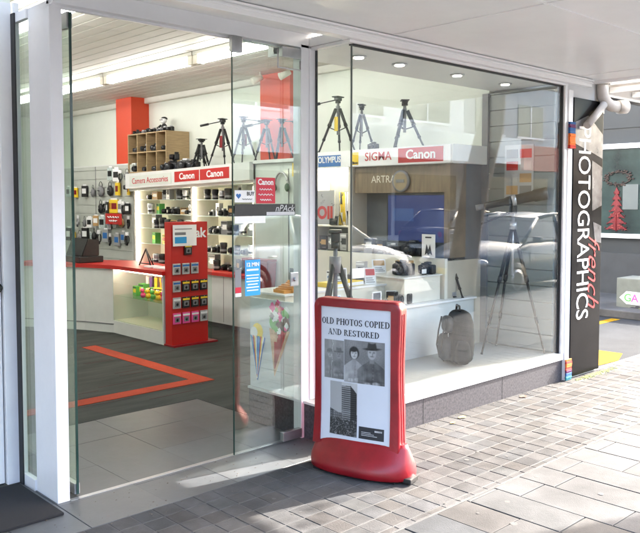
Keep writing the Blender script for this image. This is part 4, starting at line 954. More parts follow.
yv = thing('yellow_album', 'flat yellow photo album lying in front of the dark window tripod', 'album', (.93, 1.1, .88)); g = MB(); g.box(.85, 1.22, 1.05, 1.25, .8755, .915, bev=.004, rot=.1); g.build('cover', YELLOW, yv); g = MB(); g.box(.856, 1.214, 1.045, 1.0495, .881, .909, rot=.1, piv=(1.035, 1.15, 0)); g.build('pages', WHITE, yv)
yv = thing('orange_photo_pack', 'stack of orange photo packs in the left corner of the window', 'photo pack', (.42, .86, .72)); g = MB()
random.seed(4)
for k in range(5): g.box(.36, .56, .78, .93, .7105+k*.022, .7315+k*.022, bev=.002, rot=random.uniform(-.25, .25))
g.build('pack', mat('orange pack', (.7, .3, .06), .5, var=.2, scale=12), yv)
yv = thing('orange_photo_pack', 'loose orange packs on the beige plinth beside the window tripod', 'photo pack', (.42, 1.2, .88)); g = MB()
for k in range(6): g.box(.33+k*.03, .43+k*.03, 1.05, 1.2, .8755+k*.004, .90+k*.012, bev=.002, rot=random.uniform(-.5, .5))
g.build('pack', MATS['orange pack'], yv)
use(bxs[3], (1.35, .85, .71), .2, 'black box on the low white plinth near the camera', GW, .9); use(bxs[2], (.72, .86, .71), -.2, 'white box on the low white plinth near the orange packs', GW, .9); use(cams[1], (.87, .85, .71), .2, 'black and silver camera on the low white plinth', GW, 1)
# window tripods
wt = P_(proto_tripod(1.17, .30, thick=1.5, handle=False)); use(wt, (.33, .50, .247), .75, 'black floor tripod behind the left corner pane of the window', 'tripods in the display window')
pr_ = MB(); pr_.box(.30, .42, .30, .302, 1.05, 1.12); tag(pr_.build('price_ticket', WHITE), 'small white price ticket hanging at the left window tripod', 'price ticket')
st = P_(proto_tripod(.36, .1, thick=1.2, handle=False)); use(st, (2.17, .86, .711), .2, 'small black tripod on the low plinth left of the slat wall', 'tripods in the display window')
sc = thing('tripod', 'tall black tripod carrying the spotting scope at the right of the window', 'tripod', (2.4, .36, .247), 'tripods in the display window')
AP = Vector((2.38, .34, 1.38))
for fx, fy in ((2.10, .46), (2.53, .60), (2.53, .10)):
    f = Vector((fx, fy, .252)); g = MB(); d = f-AP
    g.tube([AP+d*.02+Vector((0, 0, .0)), AP+d*.42], [.017, .015], 8); g.tube([AP+d*.40, AP+d*.45], .02, 8); g.tube([AP+d*.44, AP+d*.74], .0115, 8); g.tube([AP+d*.72, AP+d*.77], .0145, 8); g.tube([AP+d*.76, f], .008, 8); g.ball(f, .014, 1); g.build('leg', BLACK, sc)
g = MB(); g.tube([AP+Vector((0, 0, -.45)), AP+Vector((0, 0, .1))], .014, 10); g.tube([AP+Vector((0, 0, -.04)), AP+Vector((0, 0, .03))], .035, 12); g.build('centre_column', SILVER, sc)
g = MB(); g.box(AP.x-.03, AP.x+.03, AP.y-.025, AP.y+.025, AP.z+.1, AP.z+.17, bev=.008); g.tube([AP+Vector((0, 0, .12)), AP+Vector((-.14, .14, .04)), AP+Vector((-.2, .2, .01))], .009, 8); g.build('head', BLACK, sc)
ss = thing('spotting_scope', 'dark spotting scope mounted on the tall window tripod', 'spotting scope', (AP.x, AP.y, AP.z+.17))
a_ = Vector((2.16, .58, 1.53)); b2 = Vector((2.54, .10, 1.66)); D = b2-a_
g = MB(); g.tube([a_+D*.12, a_+D*.4, a_+D*.45, a_+D*.8, a_+D*.82, b2], [.03, .033, .042, .047, .055, .055], 16); g.build('barrel', BLACK, ss)
g = MB(); g.tube([a_, a_+D*.05, a_+D*.118], [.026, .026, .02], 12); g.build('eyepiece', GREY, ss)
g = MB(); g.tube([a_+D*.5, a_+D*.56], .0485, 16); g.build('label_ring', SILVER, ss)
g = MB(); g.box(AP.x-.025, AP.x+.025, AP.y-.02, AP.y+.02, AP.z+.171, AP.z+.20, bev=.003); g.build('mount', BLACK, ss)

# backpack
BPK = mat('dark grey backpack nylon', (.009, .011, .013), .85, spec=.2, var=.25, scale=14, bump=.5, bscale=200)
BPL = mat('silver grey backpack nylon', (.045, .05, .054), .75, spec=.2, var=.15, scale=10, bump=.5, bscale=200)
bp = thing('backpack', 'grey and black camera backpack standing on the window floor', 'backpack', (1.66, .40, .247))
def blob(c, sx_, sy_, sz_, e=3.5, taper=.0, rot=0, nu=40, nv=30, lean=0):
    b = MB(); rings = []
    for j in range(nv+1):
        ph = -pi/2+pi*j/nv; r = []
        for i in range(nu):
            th = 2*pi*i/nu; f = lambda v: (1 if v >= 0 else -1)*abs(v)**(2/e)
            x = sx_*f(cos(ph))*f(cos(th)); y = sy_*f(cos(ph))*f(sin(th)); z = sz_*f(sin(ph)); k = 1-taper*(z/sz_+1)/2
            k *= 1+.07*NZ.noise(Vector((x*14+c[0]*5, y*14, z*11)))+.025*NZ.noise(Vector((x*50, y*50, z*35))); p = Vector((x*k, y*k, z)); p.x += lean*(z/sz_+1); p.rotate(Matrix.Rotation(rot, 3, 'Z')); p += Vector((random.uniform(-.002, .002), random.uniform(-.002, .002), 0)); r.append(b.bm.verts.new(p+Vector(c)))
        rings.append(r)
    for j in range(nv):
        for i in range(nu):
            try: f_ = b.bm.faces.new([rings[j][i], rings[j][(i+1) % nu], rings[j+1][(i+1) % nu], rings[j+1][i]]); f_.smooth = True
            except ValueError: pass
    bmesh.ops.remove_doubles(b.bm, verts=b.bm.verts[:], dist=.0008); b._tint(b.bm.faces, (1, 1, 1)); return b
from mathutils import noise as NZ
RB = radians(-40)
blob((1.68, .41, .465), .115, .205, .217, 3.6, .22, RB, lean=.01).build('body', BPK, bp)
u = Vector((cos(RB+pi), sin(RB+pi), 0)); vv = Vector((-sin(RB), cos(RB), 0)); c0_ = Vector((1.68, .41, 0))
q1 = c0_+u*.105; blob((q1.x, q1.y, .375), .055, .145, .11, 3.2, .12, RB).build('front_pocket', BPL, bp)
q1 = c0_+u*.085; blob((q1.x, q1.y, .565), .045, .13, .07, 3, .15, RB).build('top_pocket', BPL, bp)
for sgn in (-1, 1):
    q1 = c0_+vv*sgn*.185+u*.01; blob((q1.x, q1.y, .36), .07, .045, .10, 3, .1, RB).build('side_pocket', BPK, bp)
    q2 = c0_+u*.12+vv*sgn*.085; g = MB(); g.tube([q2+Vector((0, 0, .62)), q2+u*.025+Vector((0, 0, .5)), q2+u*.04+Vector((0, 0, .38)), q2+u*.015+Vector((0, 0, .27))], .007, 6); g.build('strap', BLACK, bp)
g = MB(); g.tube([c0_+vv*.06+Vector((0, 0, .675)), c0_+vv*.045+Vector((0, 0, .72)), c0_-vv*.045+Vector((0, 0, .72)), c0_-vv*.06+Vector((0, 0, .675))], .01, 8); g.build('carry_handle', BLACK, bp)
g = MB(); g.tube([c0_+u*.10+vv*(.085*cos(a*pi/8))+Vector((0, 0, .48+.15*sin(a*pi/8))) for a in range(-1, 10)], .004, 6); g.build('zip', SILVER, bp)

# ------------------------------------------------------------------ counter
ct = thing('shop_counter', 'white shop counter with red top and lit glass front', 'counter', (1.2, 4.5, 0))
g = MB(); g.box(.99, 1.5, 3.86, 4.97, .0, .15); g.box(1.46, 1.5, 3.86, 4.97, .15, .775); g.box(.99, 1.4599, 3.86, 3.885, .151, .775); g.build('base_and_back', CREAMW, ct)
g = MB(); g.box(1.0, 1.4599, 3.886, 4.97, .151, .16); g.build('inner_floor', CREAM, ct)
g = MB(); g.box(.985, .991, 3.87, 4.97, .155, .775); g.build('front_glass', GLASSI, ct)
g = MB(); g.box(1.0, 1.45, 3.89, 4.96, .455, .461); g.build('glass_shelf', GLASSI, ct)
g = MB(); g.box(1.02, 1.04, 3.90, 4.94, .755, .772); g.build('light_strip', STRIP, ct)
pts = [(.99, 4.971), (.83, 5.4), (.35, 6.25), (.8, 6.5), (1.5, 5.4), (1.5, 4.971)]
g = MB(); g.prism([(x, y, .0) for x, y in pts], (0, 0, .775)); g.build('angled_section', CREAMW, ct)
g = MB(); g.prism([(x*.999-.004, y, .10) for x, y in pts[:3]]+[(.36, 6.25, .1), (.84, 5.4, .1), (1.0, 4.971, .1)], (0, 0, .012)); g.build('kick_line', GREY, ct)
g = MB(); g.prism([(.955, 3.83, .776), (.955, 4.97, .776), (.80, 5.39, .776), (.32, 6.24, .776), (.8, 6.55, .776), (1.52, 5.42, .776), (1.52, 3.83, .776)], (0, 0, .045)); g.build('worktop', REDP, ct)
random.seed(21)
GC = 'toys and boxes in the lit counter'
for k in range(9):
    i = random.choice([0, 5, 0, 2, 5, 0]); y = 4.70-k*.085; use(bxs[i], (1.12+random.uniform(0, .08), y, .462), random.uniform(-.6, .6), '%s box, %s from the left on the glass shelf of the lit counter' % (bxn[i], ORDW[k]), GC, 1.0+random.uniform(-.15, .25))
for k in range(7):
    y = 4.62-k*.1; i = random.choice([0, 3, 4]); use(pk[i], (1.25, y, .50), random.uniform(-.8, .8), '%s, %s from the left behind the boxes in the lit counter' % (pkn[i], ORDW[k]), GC, 1.15)
for k in range(5):
    tw = thing('soft_toy', '%s small bright toy from the left on the lit counter shelf' % ORDW[k], 'toy', (1.07, 4.42-k*.11, .462), GC); y = 4.42-k*.11
    m_ = (PINK, YELLOW, GREEN, YELLOW, PINK)[k]
    g = MB(); g.ball((1.07, y, .50), .032, 2, (1, 1, 1.1)); g.ball((1.06, y, .555), .026); g.build('body', m_, tw); g = MB(); g.ball((1.06, y-.018, .58), .01, 1); g.ball((1.06, y+.018, .58), .01, 1); g.build('ear', WHITE, tw)
# things on the counter
rg = thing('cash_register', 'black cash register at the left end of the red counter', 'cash register', (1.0, 5.75, .82))
g = MB(); g.box(.80, 1.12, 5.45, 5.95, .822, .90, bev=.01); g.build('drawer_base', BLACK, rg); g = MB(); g.prism([(.84, 5.48, .9005), (1.08, 5.48, .9005), (1.08, 5.48, 1.10), (.93, 5.48, 1.12)], (0, .44, 0), bev=.008); g.build('screen_housing', BLACK, rg)
es = thing('small_easel', 'small black A shaped easel on the red counter', 'easel', (1.2, 4.5, .822)); g = MB()
g.tube([(1.2, 4.72, .824), (1.22, 4.60, 1.02), (1.2, 4.46, .824)], .009, 6); g.tube([(1.22, 4.60, 1.02), (1.32, 4.6, .824)], .008, 6); g.tube([(1.195, 4.70, .85), (1.195, 4.48, .85)], .007, 6); g.build('frame', BLACK, es)
for k, y in enumerate((4.35, 4.15, 4.02)):
    tr = thing('white_tray', '%s white tray from the easel on the red counter' % ORDW[k], 'tray', (1.15, y, .822), 'white trays on the red counter'); g = MB(); g.box(1.08, 1.24, y-.07, y+.07, .8215, .84, bev=.005); g.build('tray', WHITE, tr)
bt = thing('tilted_camera', 'black camera tilted on a stand beside the red stand on the counter', 'camera', (1.3, 3.98, .822)); g = MB(); g.box(1.25, 1.33, 3.90, 4.05, .85, .93, bev=.012, rot=.3); g.build('body', BLACK, bt); g = MB(); g.tube([(1.25, 3.97, .89), (1.18, 4.02, .95)], .035, 14); g.build('lens', GREY, bt); g = MB(); g.box(1.26, 1.32, 3.93, 4.02, .8215, .849); g.build('stand', WHITE, bt)

# red product stand
ks = thing('product_stand', 'tall red product stand hung with small packs in front of the counter', 'display stand', (1.2, 3.72, 0))
g = MB(); g.box(.995, 1.47, 3.70, 3.83, .0, 1.36, bev=.004); g.build('panel', REDP, ks)
g = MB(); g.box(.985, 1.56, 3.64, 3.85, .0, .02, bev=.003); g.build('foot', RED, ks)
g = MB(); g.box(1.472, 1.54, 3.72, 3.724, .02, .95); g.build('acrylic_side', GLASSI, ks)
text('lettering', 'Kodak', .15, (1.245, 3.70, 1.235), *NY, WHITE, ks, .0008, bold=.004)
wc = thing('white_sign_card', 'white card with a blue picture at the top of the red stand', 'sign', (1.14, 3.66, 1.1)); g = MB(); g.box(1.0, 1.3, 3.665, 3.672, 1.10, 1.33); g.build('card', WHITE, wc)
g = MB(); g.box(1.02, 1.17, 3.6635, 3.6649, 1.13, 1.2); g.build('printed_camera', CYAN, wc); g = MB(); g.box(1.02, 1.16, 3.6635, 3.6649, 1.22, 1.25); g.box(1.02, 1.24, 3.6635, 3.6649, 1.28, 1.29); g.build('printed_text', GREY, wc)
g = MB(); g.box(1.13, 1.17, 3.6725, 3.6985, 1.2, 1.24); g.build('holder', GREY, wc)
def proto_mem(m): 
    t = thing('hanging_pack', 'pack', 'pack', (0, 0, 0), orig=(0, 0, 0)); g = MB(); g.box(-.048, .048, -.014, 0, 0, .12, bev=.003); g.build('card', m, t); g = MB(); g.box(-.03, .03, -.019, -.0142, .02, .075, bev=.003); g.build('blister', GREY, t); g = MB(); g.box(-.044, .044, -.0152, -.0141, .085, .105); g.build('header_band', YELLOW if m is BLACK else BLUE if m is SILVER else WHITE, t); g = MB(); g.ball((0, -.0192, .045), .018, 1, (1, .15, 1)); g.build('printed_lens', BLACK, t); g = MB(); g.tube([(0, .03, .112), (0, -.03, .112)], .003, 6); g.build('hook', STEEL, t); return t
mm = [P_(proto_mem(m)) for m in (SILVER, BLACK, PINK, mat('pale grey pack', (.45, .45, .45), .5, var=.1))]; mn = ['silver', 'black', 'pink', 'pale grey']
random.seed(8)
for r_, (z, n, cs, rn, xs) in enumerate(((1.0, 1, [1], 'single top', 1.2), (.79, 3, [0, 0, 0], 'upper', 1.05), (.60, 4, [0, 1, 1, 1], 'second', 1.05), (.42, 4, [3, 1, 1, 1], 'third', 1.05), (.25, 4, [2, 2, 2, 3], 'lowest', 1.05))):
    for k in range(n): use(mm[cs[k]], (xs+k*.117, 3.69, z), 0, '%s pack, %s from the left in the %s row of the red stand' % (mn[cs[k]], ORDW[k], rn), 'packs hanging on the red stand')

# more small goods in the window and on the plinths
random.seed(44)
def leaflet(x, y, z, rz, m_, lab, w_=.11, h_=.15):
    t = thing('price_leaflet', lab, 'leaflet', (x, y, z), 'leaflets standing in the display window'); g = MB()
    g.prism([(x-w_/2, y, z), (x+w_/2, y, z), (x+w_/2, y+.035, z+h_), (x-w_/2, y+.035, z+h_)], (0, .003, 0)); 
    R_ = Matrix.Rotation(rz, 3, 'Z'); pv = Vector((x, y, 0)); g.xform(lambda c: R_ @ (c-pv)+pv); g.build('card', WHITE, t)
    g = MB(); g.prism([(x-w_*.4, y+.0178, z+h_*.55), (x+w_*.4, y+.0178, z+h_*.55), (x+w_*.4, y+.031, z+h_*.93), (x-w_*.4, y+.031, z+h_*.93)], (0, -.0035, 0)); g.xform(lambda c: R_ @ (c-pv)+pv); g.build('printed_picture', m_, t)
    for q_ in range(3):
        g = MB(); a = .12+q_*.12; g.prism([(x-w_*.4, y+.035*a, z+h_*a), (x+w_*(.4-.1*q_), y+.035*a, z+h_*a), (x+w_*(.4-.1*q_), y+.035*(a+.05), z+h_*(a+.05)), (x-w_*.4, y+.035*(a+.05), z+h_*(a+.05))], (0, -.0012, 0)); g.xform(lambda c: R_ @ (c-pv)+pv); g.build('printed_line', GREY, t)
leaflet(.62, .78, .711, -.3, CYAN, 'leaflet with a light blue picture on the low white plinth')
leaflet(1.02, 1.12, .876, -.4, GREY, 'leaflet with a grey picture on the beige plinth behind the album')
leaflet(1.60, 1.22, .943, -.5, TAN, 'leaflet with a tan picture on the pale stepped plinth', .13, .12)
leaflet(1.30, 1.05, .876, -.5, REDP, 'leaflet with a red picture on the beige plinth', .1, .14)
leaflet(1.34, .84, .711, -.6, GREEN, 'leaflet with a green picture on the low white plinth', .09, .12)
use(bxs[6], (1.45, 1.3, .876), .3, 'silver upright box at the right end of the beige plinth', GW, 1.1)
use(bxs[2], (1.15, 1.32, .876), .1, 'white box in the middle of the beige plinth', GW, 1.1)
use(bxs[3], (.72, 1.35, .876), -.2, 'black box at the back of the beige plinth near the orange packs', GW, 1.2)
use(cams[2], (1.3, 1.22, .876), .5, 'small grey camera beside the red leaflet on the beige plinth', GW, 1.4)
use(cams[0], (1.86, .88, .943), .2, 'black camera at the front right corner of the stepped plinth', GW, 1.1)
use(bxs[3], (2.06, 1.62, 1.077), .2, 'black box left of the television stand', GW, 1.0)
use(cams[1], (2.06, 1.45, 1.077), .3, 'black and silver camera in front of the television', GW, 1.1)
use(cams[0], (2.12, 2.3, 1.336), .3, 'black camera on the upper shelf of the left niche', GW, 1.0)
for k, (y, i) in enumerate(((2.5, 3), (2.36, 1), (2.2, 6))): use(bxs[i], (2.15, y, 1.077), .1, '%s box, %s from the left on the niche floor behind the window tripod' % (bxn[i], ORDW[k]), GW, 1.1)
for k, (x, y, m_) in enumerate(((1.75, .83, WHITE), (2.15, .80, SILVER), (.5, .76, YELLOW))):
    t = thing('price_tag_stand', ('white', 'silver', 'yellow')[k]+' price tag standing '+('on the front edge of the stepped plinth', 'on the low plinth near the small tripod', 'near the orange packs on the low plinth')[k], 'price tag', (x, y, .9), 'price tags in the display window')
    z = .943 if k == 0 else .711; g = MB(); g.box(x-.03, x+.03, y-.002, y+.002, z+.012, z+.05); g.build('tag', m_, t); g = MB(); g.box(x-.02, x+.02, y-.012, y+.012, z, z+.0115, bev=.002); g.build('foot', BLACK, t)
pst = thing('card_reflection_sheet', 'pale pictured sheet standing in for cards and reflection on the window slat wall', 'poster', (2.57, .4, 1.6)); g = MB(); g.box(2.574, 2.5795, .26, .56, 1.62, 2.1); g.build('sheet', mat('pale grey card reflection', (.45, .46, .47), .4, var=.04), pst)  # pale sheet put in for hanging cards that are mostly reflection
for r_ in range(4):
    for c_ in range(2): g = MB(); g.box(2.5725, 2.5739, .28+c_*.14, .40+c_*.14, 1.65+r_*.11, 1.73+r_*.11); g.build('printed_picture', (GREY, TAN, SILVER, REDP)[(r_+c_) % 4], pst)

# remove prototypes
def rm(o):
    for c in list(o.children): rm(c)
    bpy.data.objects.remove(o)
for p in PROT: rm(p)

# ------------------------------------------------------------------ lane: building, window, box
lb = thing('lane_building', 'dark grey building across the lane with a white framed window', 'building', (9, 5, 0))
g = MB(); g.box(8.5, 14, .9, 14, -.01, 6.5); g.build('wall', DKGREY, lb)
g = MB(); g.box(8.44, 8.499, .9, 14, .09, .75); g.build('plinth', mat('lighter grey plinth', (.035, .038, .04), .6, var=.15), lb)
for z_ in (2.75, 3.6): g = MB(); g.box(8.485, 8.4995, .9, 14, z_, z_+.03); g.build('wall_moulding', DKGREY, lb)
g = MB(); g.tube([(8.46, .98, .1), (8.46, .98, 6.3)], .04, 10); g.build('drain_pipe', GREY, lb)
wf = MB(); wf.box(8.43, 8.499, 1.2, 4.6, 2.42, 2.50, bev=.004); wf.box(8.43, 8.499, 1.2, 4.6, .99, 1.06, bev=.004); wf.box(8.44, 8.499, 4.55, 4.6, 1.061, 2.419); wf.box(8.455, 8.499, 1.5, 1.56, 1.061, 2.419); wfo = wf.build('window', PAINT, lb)
g = MB(); g.box(8.47, 8.498, 1.2, 4.549, 1.061, 2.419); g.build('pane', mat('dark green shop pane', (.02, .035, .03), .05, var=.5, scale=2), wfo)
tr = thing('tree_decoration', 'red paper Christmas tree in the window across the lane', 'decoration', (8.44, 2.3, 1.1)); g = MB(); zz = 1.08; pts = []
g.tube([(8.462, 2.3, 1.1), (8.462, 2.3, 1.78)], .015, 6)
for k in range(7):
    w_ = .19-.024*k; z0 = 1.12+.095*k
    g.prism([(8.465, 2.3-w_, z0), (8.465, 2.3-w_*.5, z0+.02), (8.465, 2.3, z0-.01), (8.465, 2.3+w_*.5, z0+.02), (8.465, 2.3+w_, z0), (8.465, 2.3+w_*.45, z0+.075), (8.465, 2.3, z0+.12), (8.465, 2.3-w_*.45, z0+.075)], (-.012-.001*k, 0, 0))
    for q_ in range(10): a = random.uniform(-w_, w_); g.ball((8.455, 2.3+a, z0+random.uniform(0, .05)), .014, 1, (.6, 1, .8))
g.build('tree_shape', mat('red tinsel', (.13, .005, .007), .5, var=.3, scale=20), tr)
for k in range(16): g = MB(); g.ball((8.442, 2.3+random.uniform(-.1, .1), random.uniform(1.15, 1.5)), .01, 1); g.build('bauble', mat('pale red bauble', (.4, .08, .06), .3, var=.1), tr)
wr = thing('wreath', 'dry brown wreath above the red paper tree', 'wreath', (8.44, 2.3, 1.9)); g = MB(); random.seed(12)
for k in range(70): a = random.uniform(0, 6.28); g.ball((8.45, 2.28+.2*cos(a)+random.uniform(-.05, .05), 1.95+.1*sin(a)+random.uniform(-.03, .03)), random.uniform(.01, .025), 1, (.4, 1, .7))
g.tube([(8.452, 2.28+.2*cos(a*pi/12), 1.95+.1*sin(a*pi/12)) for a in range(25)], .008, 6); g.build('twigs', mat('brown dried leaves', (.04, .025, .018), .8, var=.4, scale=20), wr)
wn = thing('window_notice', 'pale grey notice right of the red paper tree', 'notice', (8.45, 1.95, 1.5)); g = MB(); g.box(8.45, 8.468, 1.95, 2.2, 1.45, 1.85); g.build('sheet', mat('pale grey notice', (.1, .115, .11), .6, var=.05), wn)
cb = thing('utility_box', 'painted grey utility box with an arrow sign across the lane', 'utility box', (7.2, 1.3, 0))
g = MB(); g.box(7.0, 7.5, .5, 1.58, .0, .50, bev=.01); g.build('cabinet', mat('grey green box paint', (.13, .14, .12), .6, var=.15), cb)
g = MB(); g.prism([(6.992, 1.53, .225), (6.992, 1.43, .32), (6.992, .75, .30), (6.992, .75, .13), (6.992, 1.43, .14)], (.006, 0, 0)); g.build('arrow', WHITE, cb)
for k, (ch, m_) in enumerate((('G', GREEN), ('A', PINK), ('L', PURPLE), ('L', INK))): text('letter', ch, .15, (6.992, 1.41-k*.1, .225), *NX, m_, cb, .0008, bold=.003)
g = MB(); g.ball((6.997, 1.33, .07), .05, 2, (.08, 1.3, .8)); g.ball((6.997, 1.27, .1), .04, 2, (.08, 1, .8)); g.build('painted_animal', INK, cb)
g = MB(); g.ball((6.995, 1.24, .07), .035, 2, (.08, 1.2, .8)); g.build('painted_leaf', mat('olive paint', (.2, .25, .05), .6, var=.2), cb)
g = MB(); g.box(6.994, 6.999, .9, 1.05, .36, .42); g.build('label_plate', WHITE, cb)

# leaves and litter on the paving
random.seed(31)
for k, (x, y, lab) in enumerate(((1.05, -.10, 'larger dry yellow leaf on the pavers by the granite base'), (.88, -.14, 'small curled dry leaf beside the larger one'), (.30, -.10, 'brown leaf close to the right of the red sign'), (1.9, -.08, 'dark leaf lying against the granite far to the right'))):
    g = MB(); r = .03 if k != 1 else .018; n = 9
    g.prism([(x+r*1.4*cos(a), y+r*.7*sin(a)*(1+.2*sin(3*a)), .003+.006*sin(a*2)**2) for a in [2*pi*i/n for i in range(n)]], (0, 0, .0015))
    tag(g.build('fallen_leaf', mat('dry leaf', (.35, .22, .08), .8, var=.3) if k < 2 else mat('brown leaf', (.1, .05, .025), .8, var=.3)), lab, 'leaf', 'fallen leaves on the paving')

# ------------------------------------------------------------------ street side (behind the camera, seen reflected)
def car(name_lab, paint, X, Y, facing, group='cars in the street'):
    t = thing('parked_car', name_lab, 'car', (X, Y, -.12), group); L_ = 4.2; W_ = .86; fx = facing
    def T(p): return (X+fx*p[0], Y+p[1]*1.0, p[2]-.12)
    # lower body by stations: x, half width, zbottom, ztop
    st_ = [(2.1, .55, .35, .55), (2.02, .74, .24, .66), (1.8, .82, .2, .76), (1.3, W_, .2, .88), (.75, W_, .2, .96), (0, W_, .2, .97), (-1.0, W_, .2, .98), (-1.6, .85, .2, 1.0), (-1.95, .8, .25, .98), (-2.1, .66, .35, .85)]
    b = MB(); R_ = []
    for x, hw, zb, zt in st_:
        prof = [(hw*.86, zb), (hw, zb+.1), (hw, (zb+zt)/2), (hw*.97, zt-.12), (hw*.86, zt), (0, zt+.03)]; full = prof+[(-a, c) for a, c in prof[-2::-1]]
        R_.append([b.bm.verts.new(T((x, a, c))) for a, c in full])
    n = len(R_[0])
    for i in range(len(R_)-1):
        for k in range(n-1): f = b.bm.faces.new([R_[i][k], R_[i][k+1], R_[i+1][k+1], R_[i+1][k]]); f.smooth = True
        b.bm.faces.new([R_[i][0], R_[i+1][0], R_[i+1][-1], R_[i][-1]])
    b.bm.faces.new(R_[0]); b.bm.faces.new(R_[-1][::-1]); b._tint(b.bm.faces, (1, 1, 1)); b.build('body', paint, t)
    roof = [(.95, .95, .72), (.25, 1.38, .62), (-.3, 1.46, .62), (-1.2, 1.42, .6), (-1.75, 1.05, .66)]
    b = MB(); R_ = [[b.bm.verts.new(T((x, a, c))) for a, c in ((-hw, z-.03), (-hw*.9, z), (0, z+.03), (hw*.9, z), (hw, z-.03))] for x, z, hw in roof]
    for i in range(1, len(R_)-2):
        for k in range(4): f = b.bm.faces.new([R_[i][k], R_[i][k+1], R_[i+1][k+1], R_[i+1][k]]); f.smooth = True
    for s_ in (-1, 1):
        for (xa, za), (xb, zb_) in (((.95, .96), (.25, 1.38)), ((-.32, .97), (-.35, 1.44)), ((-1.75, 1.0), (-1.2, 1.41))):
            b.tube([T((xa, s_*.77, za)), T((xb, s_*.63, zb_))], .035, 6)
        b.tube([T((.25, s_*.63, 1.38)), T((-.3, s_*.63, 1.45)), T((-1.2, s_*.61, 1.41))], .035, 6)
    b._tint(b.bm.faces, (1, 1, 1)); b.build('roof', paint, t)
    CG = MATS.get('car glass') or mat('car glass', (.02, .025, .03), .04, var=.2)
    b = MB()
    for s_ in (-1, 1):
        b.poly([T((.88, s_*.765, .96)), T((-1.68, s_*.765, 1.0)), T((-1.22, s_*.62, 1.40)), T((-.3, s_*.63, 1.44)), T((.25, s_*.635, 1.37))])
    b.poly([T((.96, -.72, .95)), T((.96, .72, .95)), T((.26, .62, 1.39)), T((.26, -.62, 1.39))]); b.poly([T((-1.76, -.68, 1.0)), T((-1.76, .68, 1.0)), T((-1.22, .6, 1.41)), T((-1.22, -.6, 1.41))])
    b.build('window', CG, t, recalc=False)
    for wx in (1.3, -1.3):
        for s_ in (-1, 1):
            c = T((wx, s_*.80, .31)); b = MB(); b.lathe([(.2, -.09), (.30, -.09), (.315, -.06), (.315, .06), (.30, .09), (.2, .09)], c, 28, 'Y'); wo = b.build('wheel', BLACK, t)
            b = MB(); b.lathe([(.19, s_*.085), (.19, s_*.095), (.05, s_*.08)], c, 20, 'Y')
            b.build('rim', SILVER, wo)
            b = MB(); b.lathe([(.37, s_*.062), (.37, s_*.066)], (c[0], c[1], c[2]+.02), 24, 'Y'); b.build('wheel_arch', DARKST, t)
    for s_ in (-1, 1):
        for dx in (.85, -.32, -1.2): b = MB(); b.tube([T((dx, s_*.862, .3)), T((dx, s_*.864, .6)), T((dx, s_*.84, .9))], .005, 5); b.build('door_seam', DARKST, t)
        for dx in (-.15, -1.0): b = MB(); b.tube([T((dx, s_*.87, .78)), T((dx+.16, s_*.87, .78))], .014, 6); b.build('door_handle', SILVER, t)
    b = MB(); b.box(T((2.09, 0, 0))[0]-.02, T((2.09, 0, 0))[0]+.02, Y-.45, Y+.45, .34-.12, .56-.22, bev=.01); b.build('grille', DARKST, t)
    for s_ in (-1, 1):
        p = T((2.0, s_*.62, .62)); b = MB(); b.ball(p, .13, 2, (.6, 1, .6)); b.build('headlight', SILVER, t)
        p = T((-2.0, s_*.64, .8)); b = MB(); b.ball(p, .11, 2, (.6, .9, 1)); b.build('tail_light', RED, t)
    for xx, z in ((2.1, .45), (-2.1, .5)):
        p = T((xx, 0, z)); b = MB(); b.box(p[0]-.012*1, p[0]+.012, p[1]-.26, p[1]+.26, p[2]-.055, p[2]+.055); b.build('number_plate', YELLOW if xx > 0 else WHITE, t)
    for s_ in (-1, 1):
        p = T((.72, s_*.93, 1.0)); b = MB(); b.box(p[0]-.05, p[0]+.05, p[1]-.08, p[1]+.08, p[2]-.05, p[2]+.06, bev=.02); b.build('side_mirror', paint, t)
    return t
car('white hatchback driving past the shop, seen as a reflection in the front glass', mat('white car paint', (.8, .81, .82), .2, var=.02, coat=.6), 5.55, -6.5, 1)
car('pale blue car parked at the kerb, mirrored in the right half of the window', mat('blue grey car paint', (.035, .065, .105), .3, var=.02, coat=.3), 9.6, -4.85, -1)
car('dark grey car parked on the far side of the street', mat('dark car paint', (.06, .065, .07), .2, var=.02, coat=.6), 14.5, -9.6, 1)
# street tree
BARK = mat('grey brown bark', (.14, .11, .085), .9, var=.3, scale=12, stretch=(1, 1, .3), bump=1, bscale=40)
LEAF = mat('street tree foliage', (.06, .1, .03), .6, var=.4, scale=2)
tt = thing('street_tree', 'leaning street tree with a pale brown trunk by the kerb', 'tree', (5.55, -3.25, 0))
g = MB(); g.tube([(5.55, -3.25, 0), (5.63, -3.24, .4), (5.76, -3.22, 1.1), (5.96, -3.2, 1.9), (6.3, -3.2, 2.7), (6.5, -3.25, 3.4), (6.7, -3.3, 4.4)], [.27, .23, .2, .2, .2, .16, .1], 14); g.build('trunk', BARK, tt)
g = MB(); random.seed(6); tips = []
for k in range(9):
    a = 2*pi*k/9; z = 3.0+.25*k*.6; b0_ = Vector((6.4, -3.23, z)); e_ = Vector((6.8+cos(a)*1.3, -3.6+sin(a)*1.2, 5.2+random.uniform(0, 1.6))); g.tube([b0_, (b0_+e_)/2+Vector((0, 0, .1)), e_], [.07, .045, .015], 7); tips.append(e_)
g.build('limbs', BARK, tt)
b = MB()
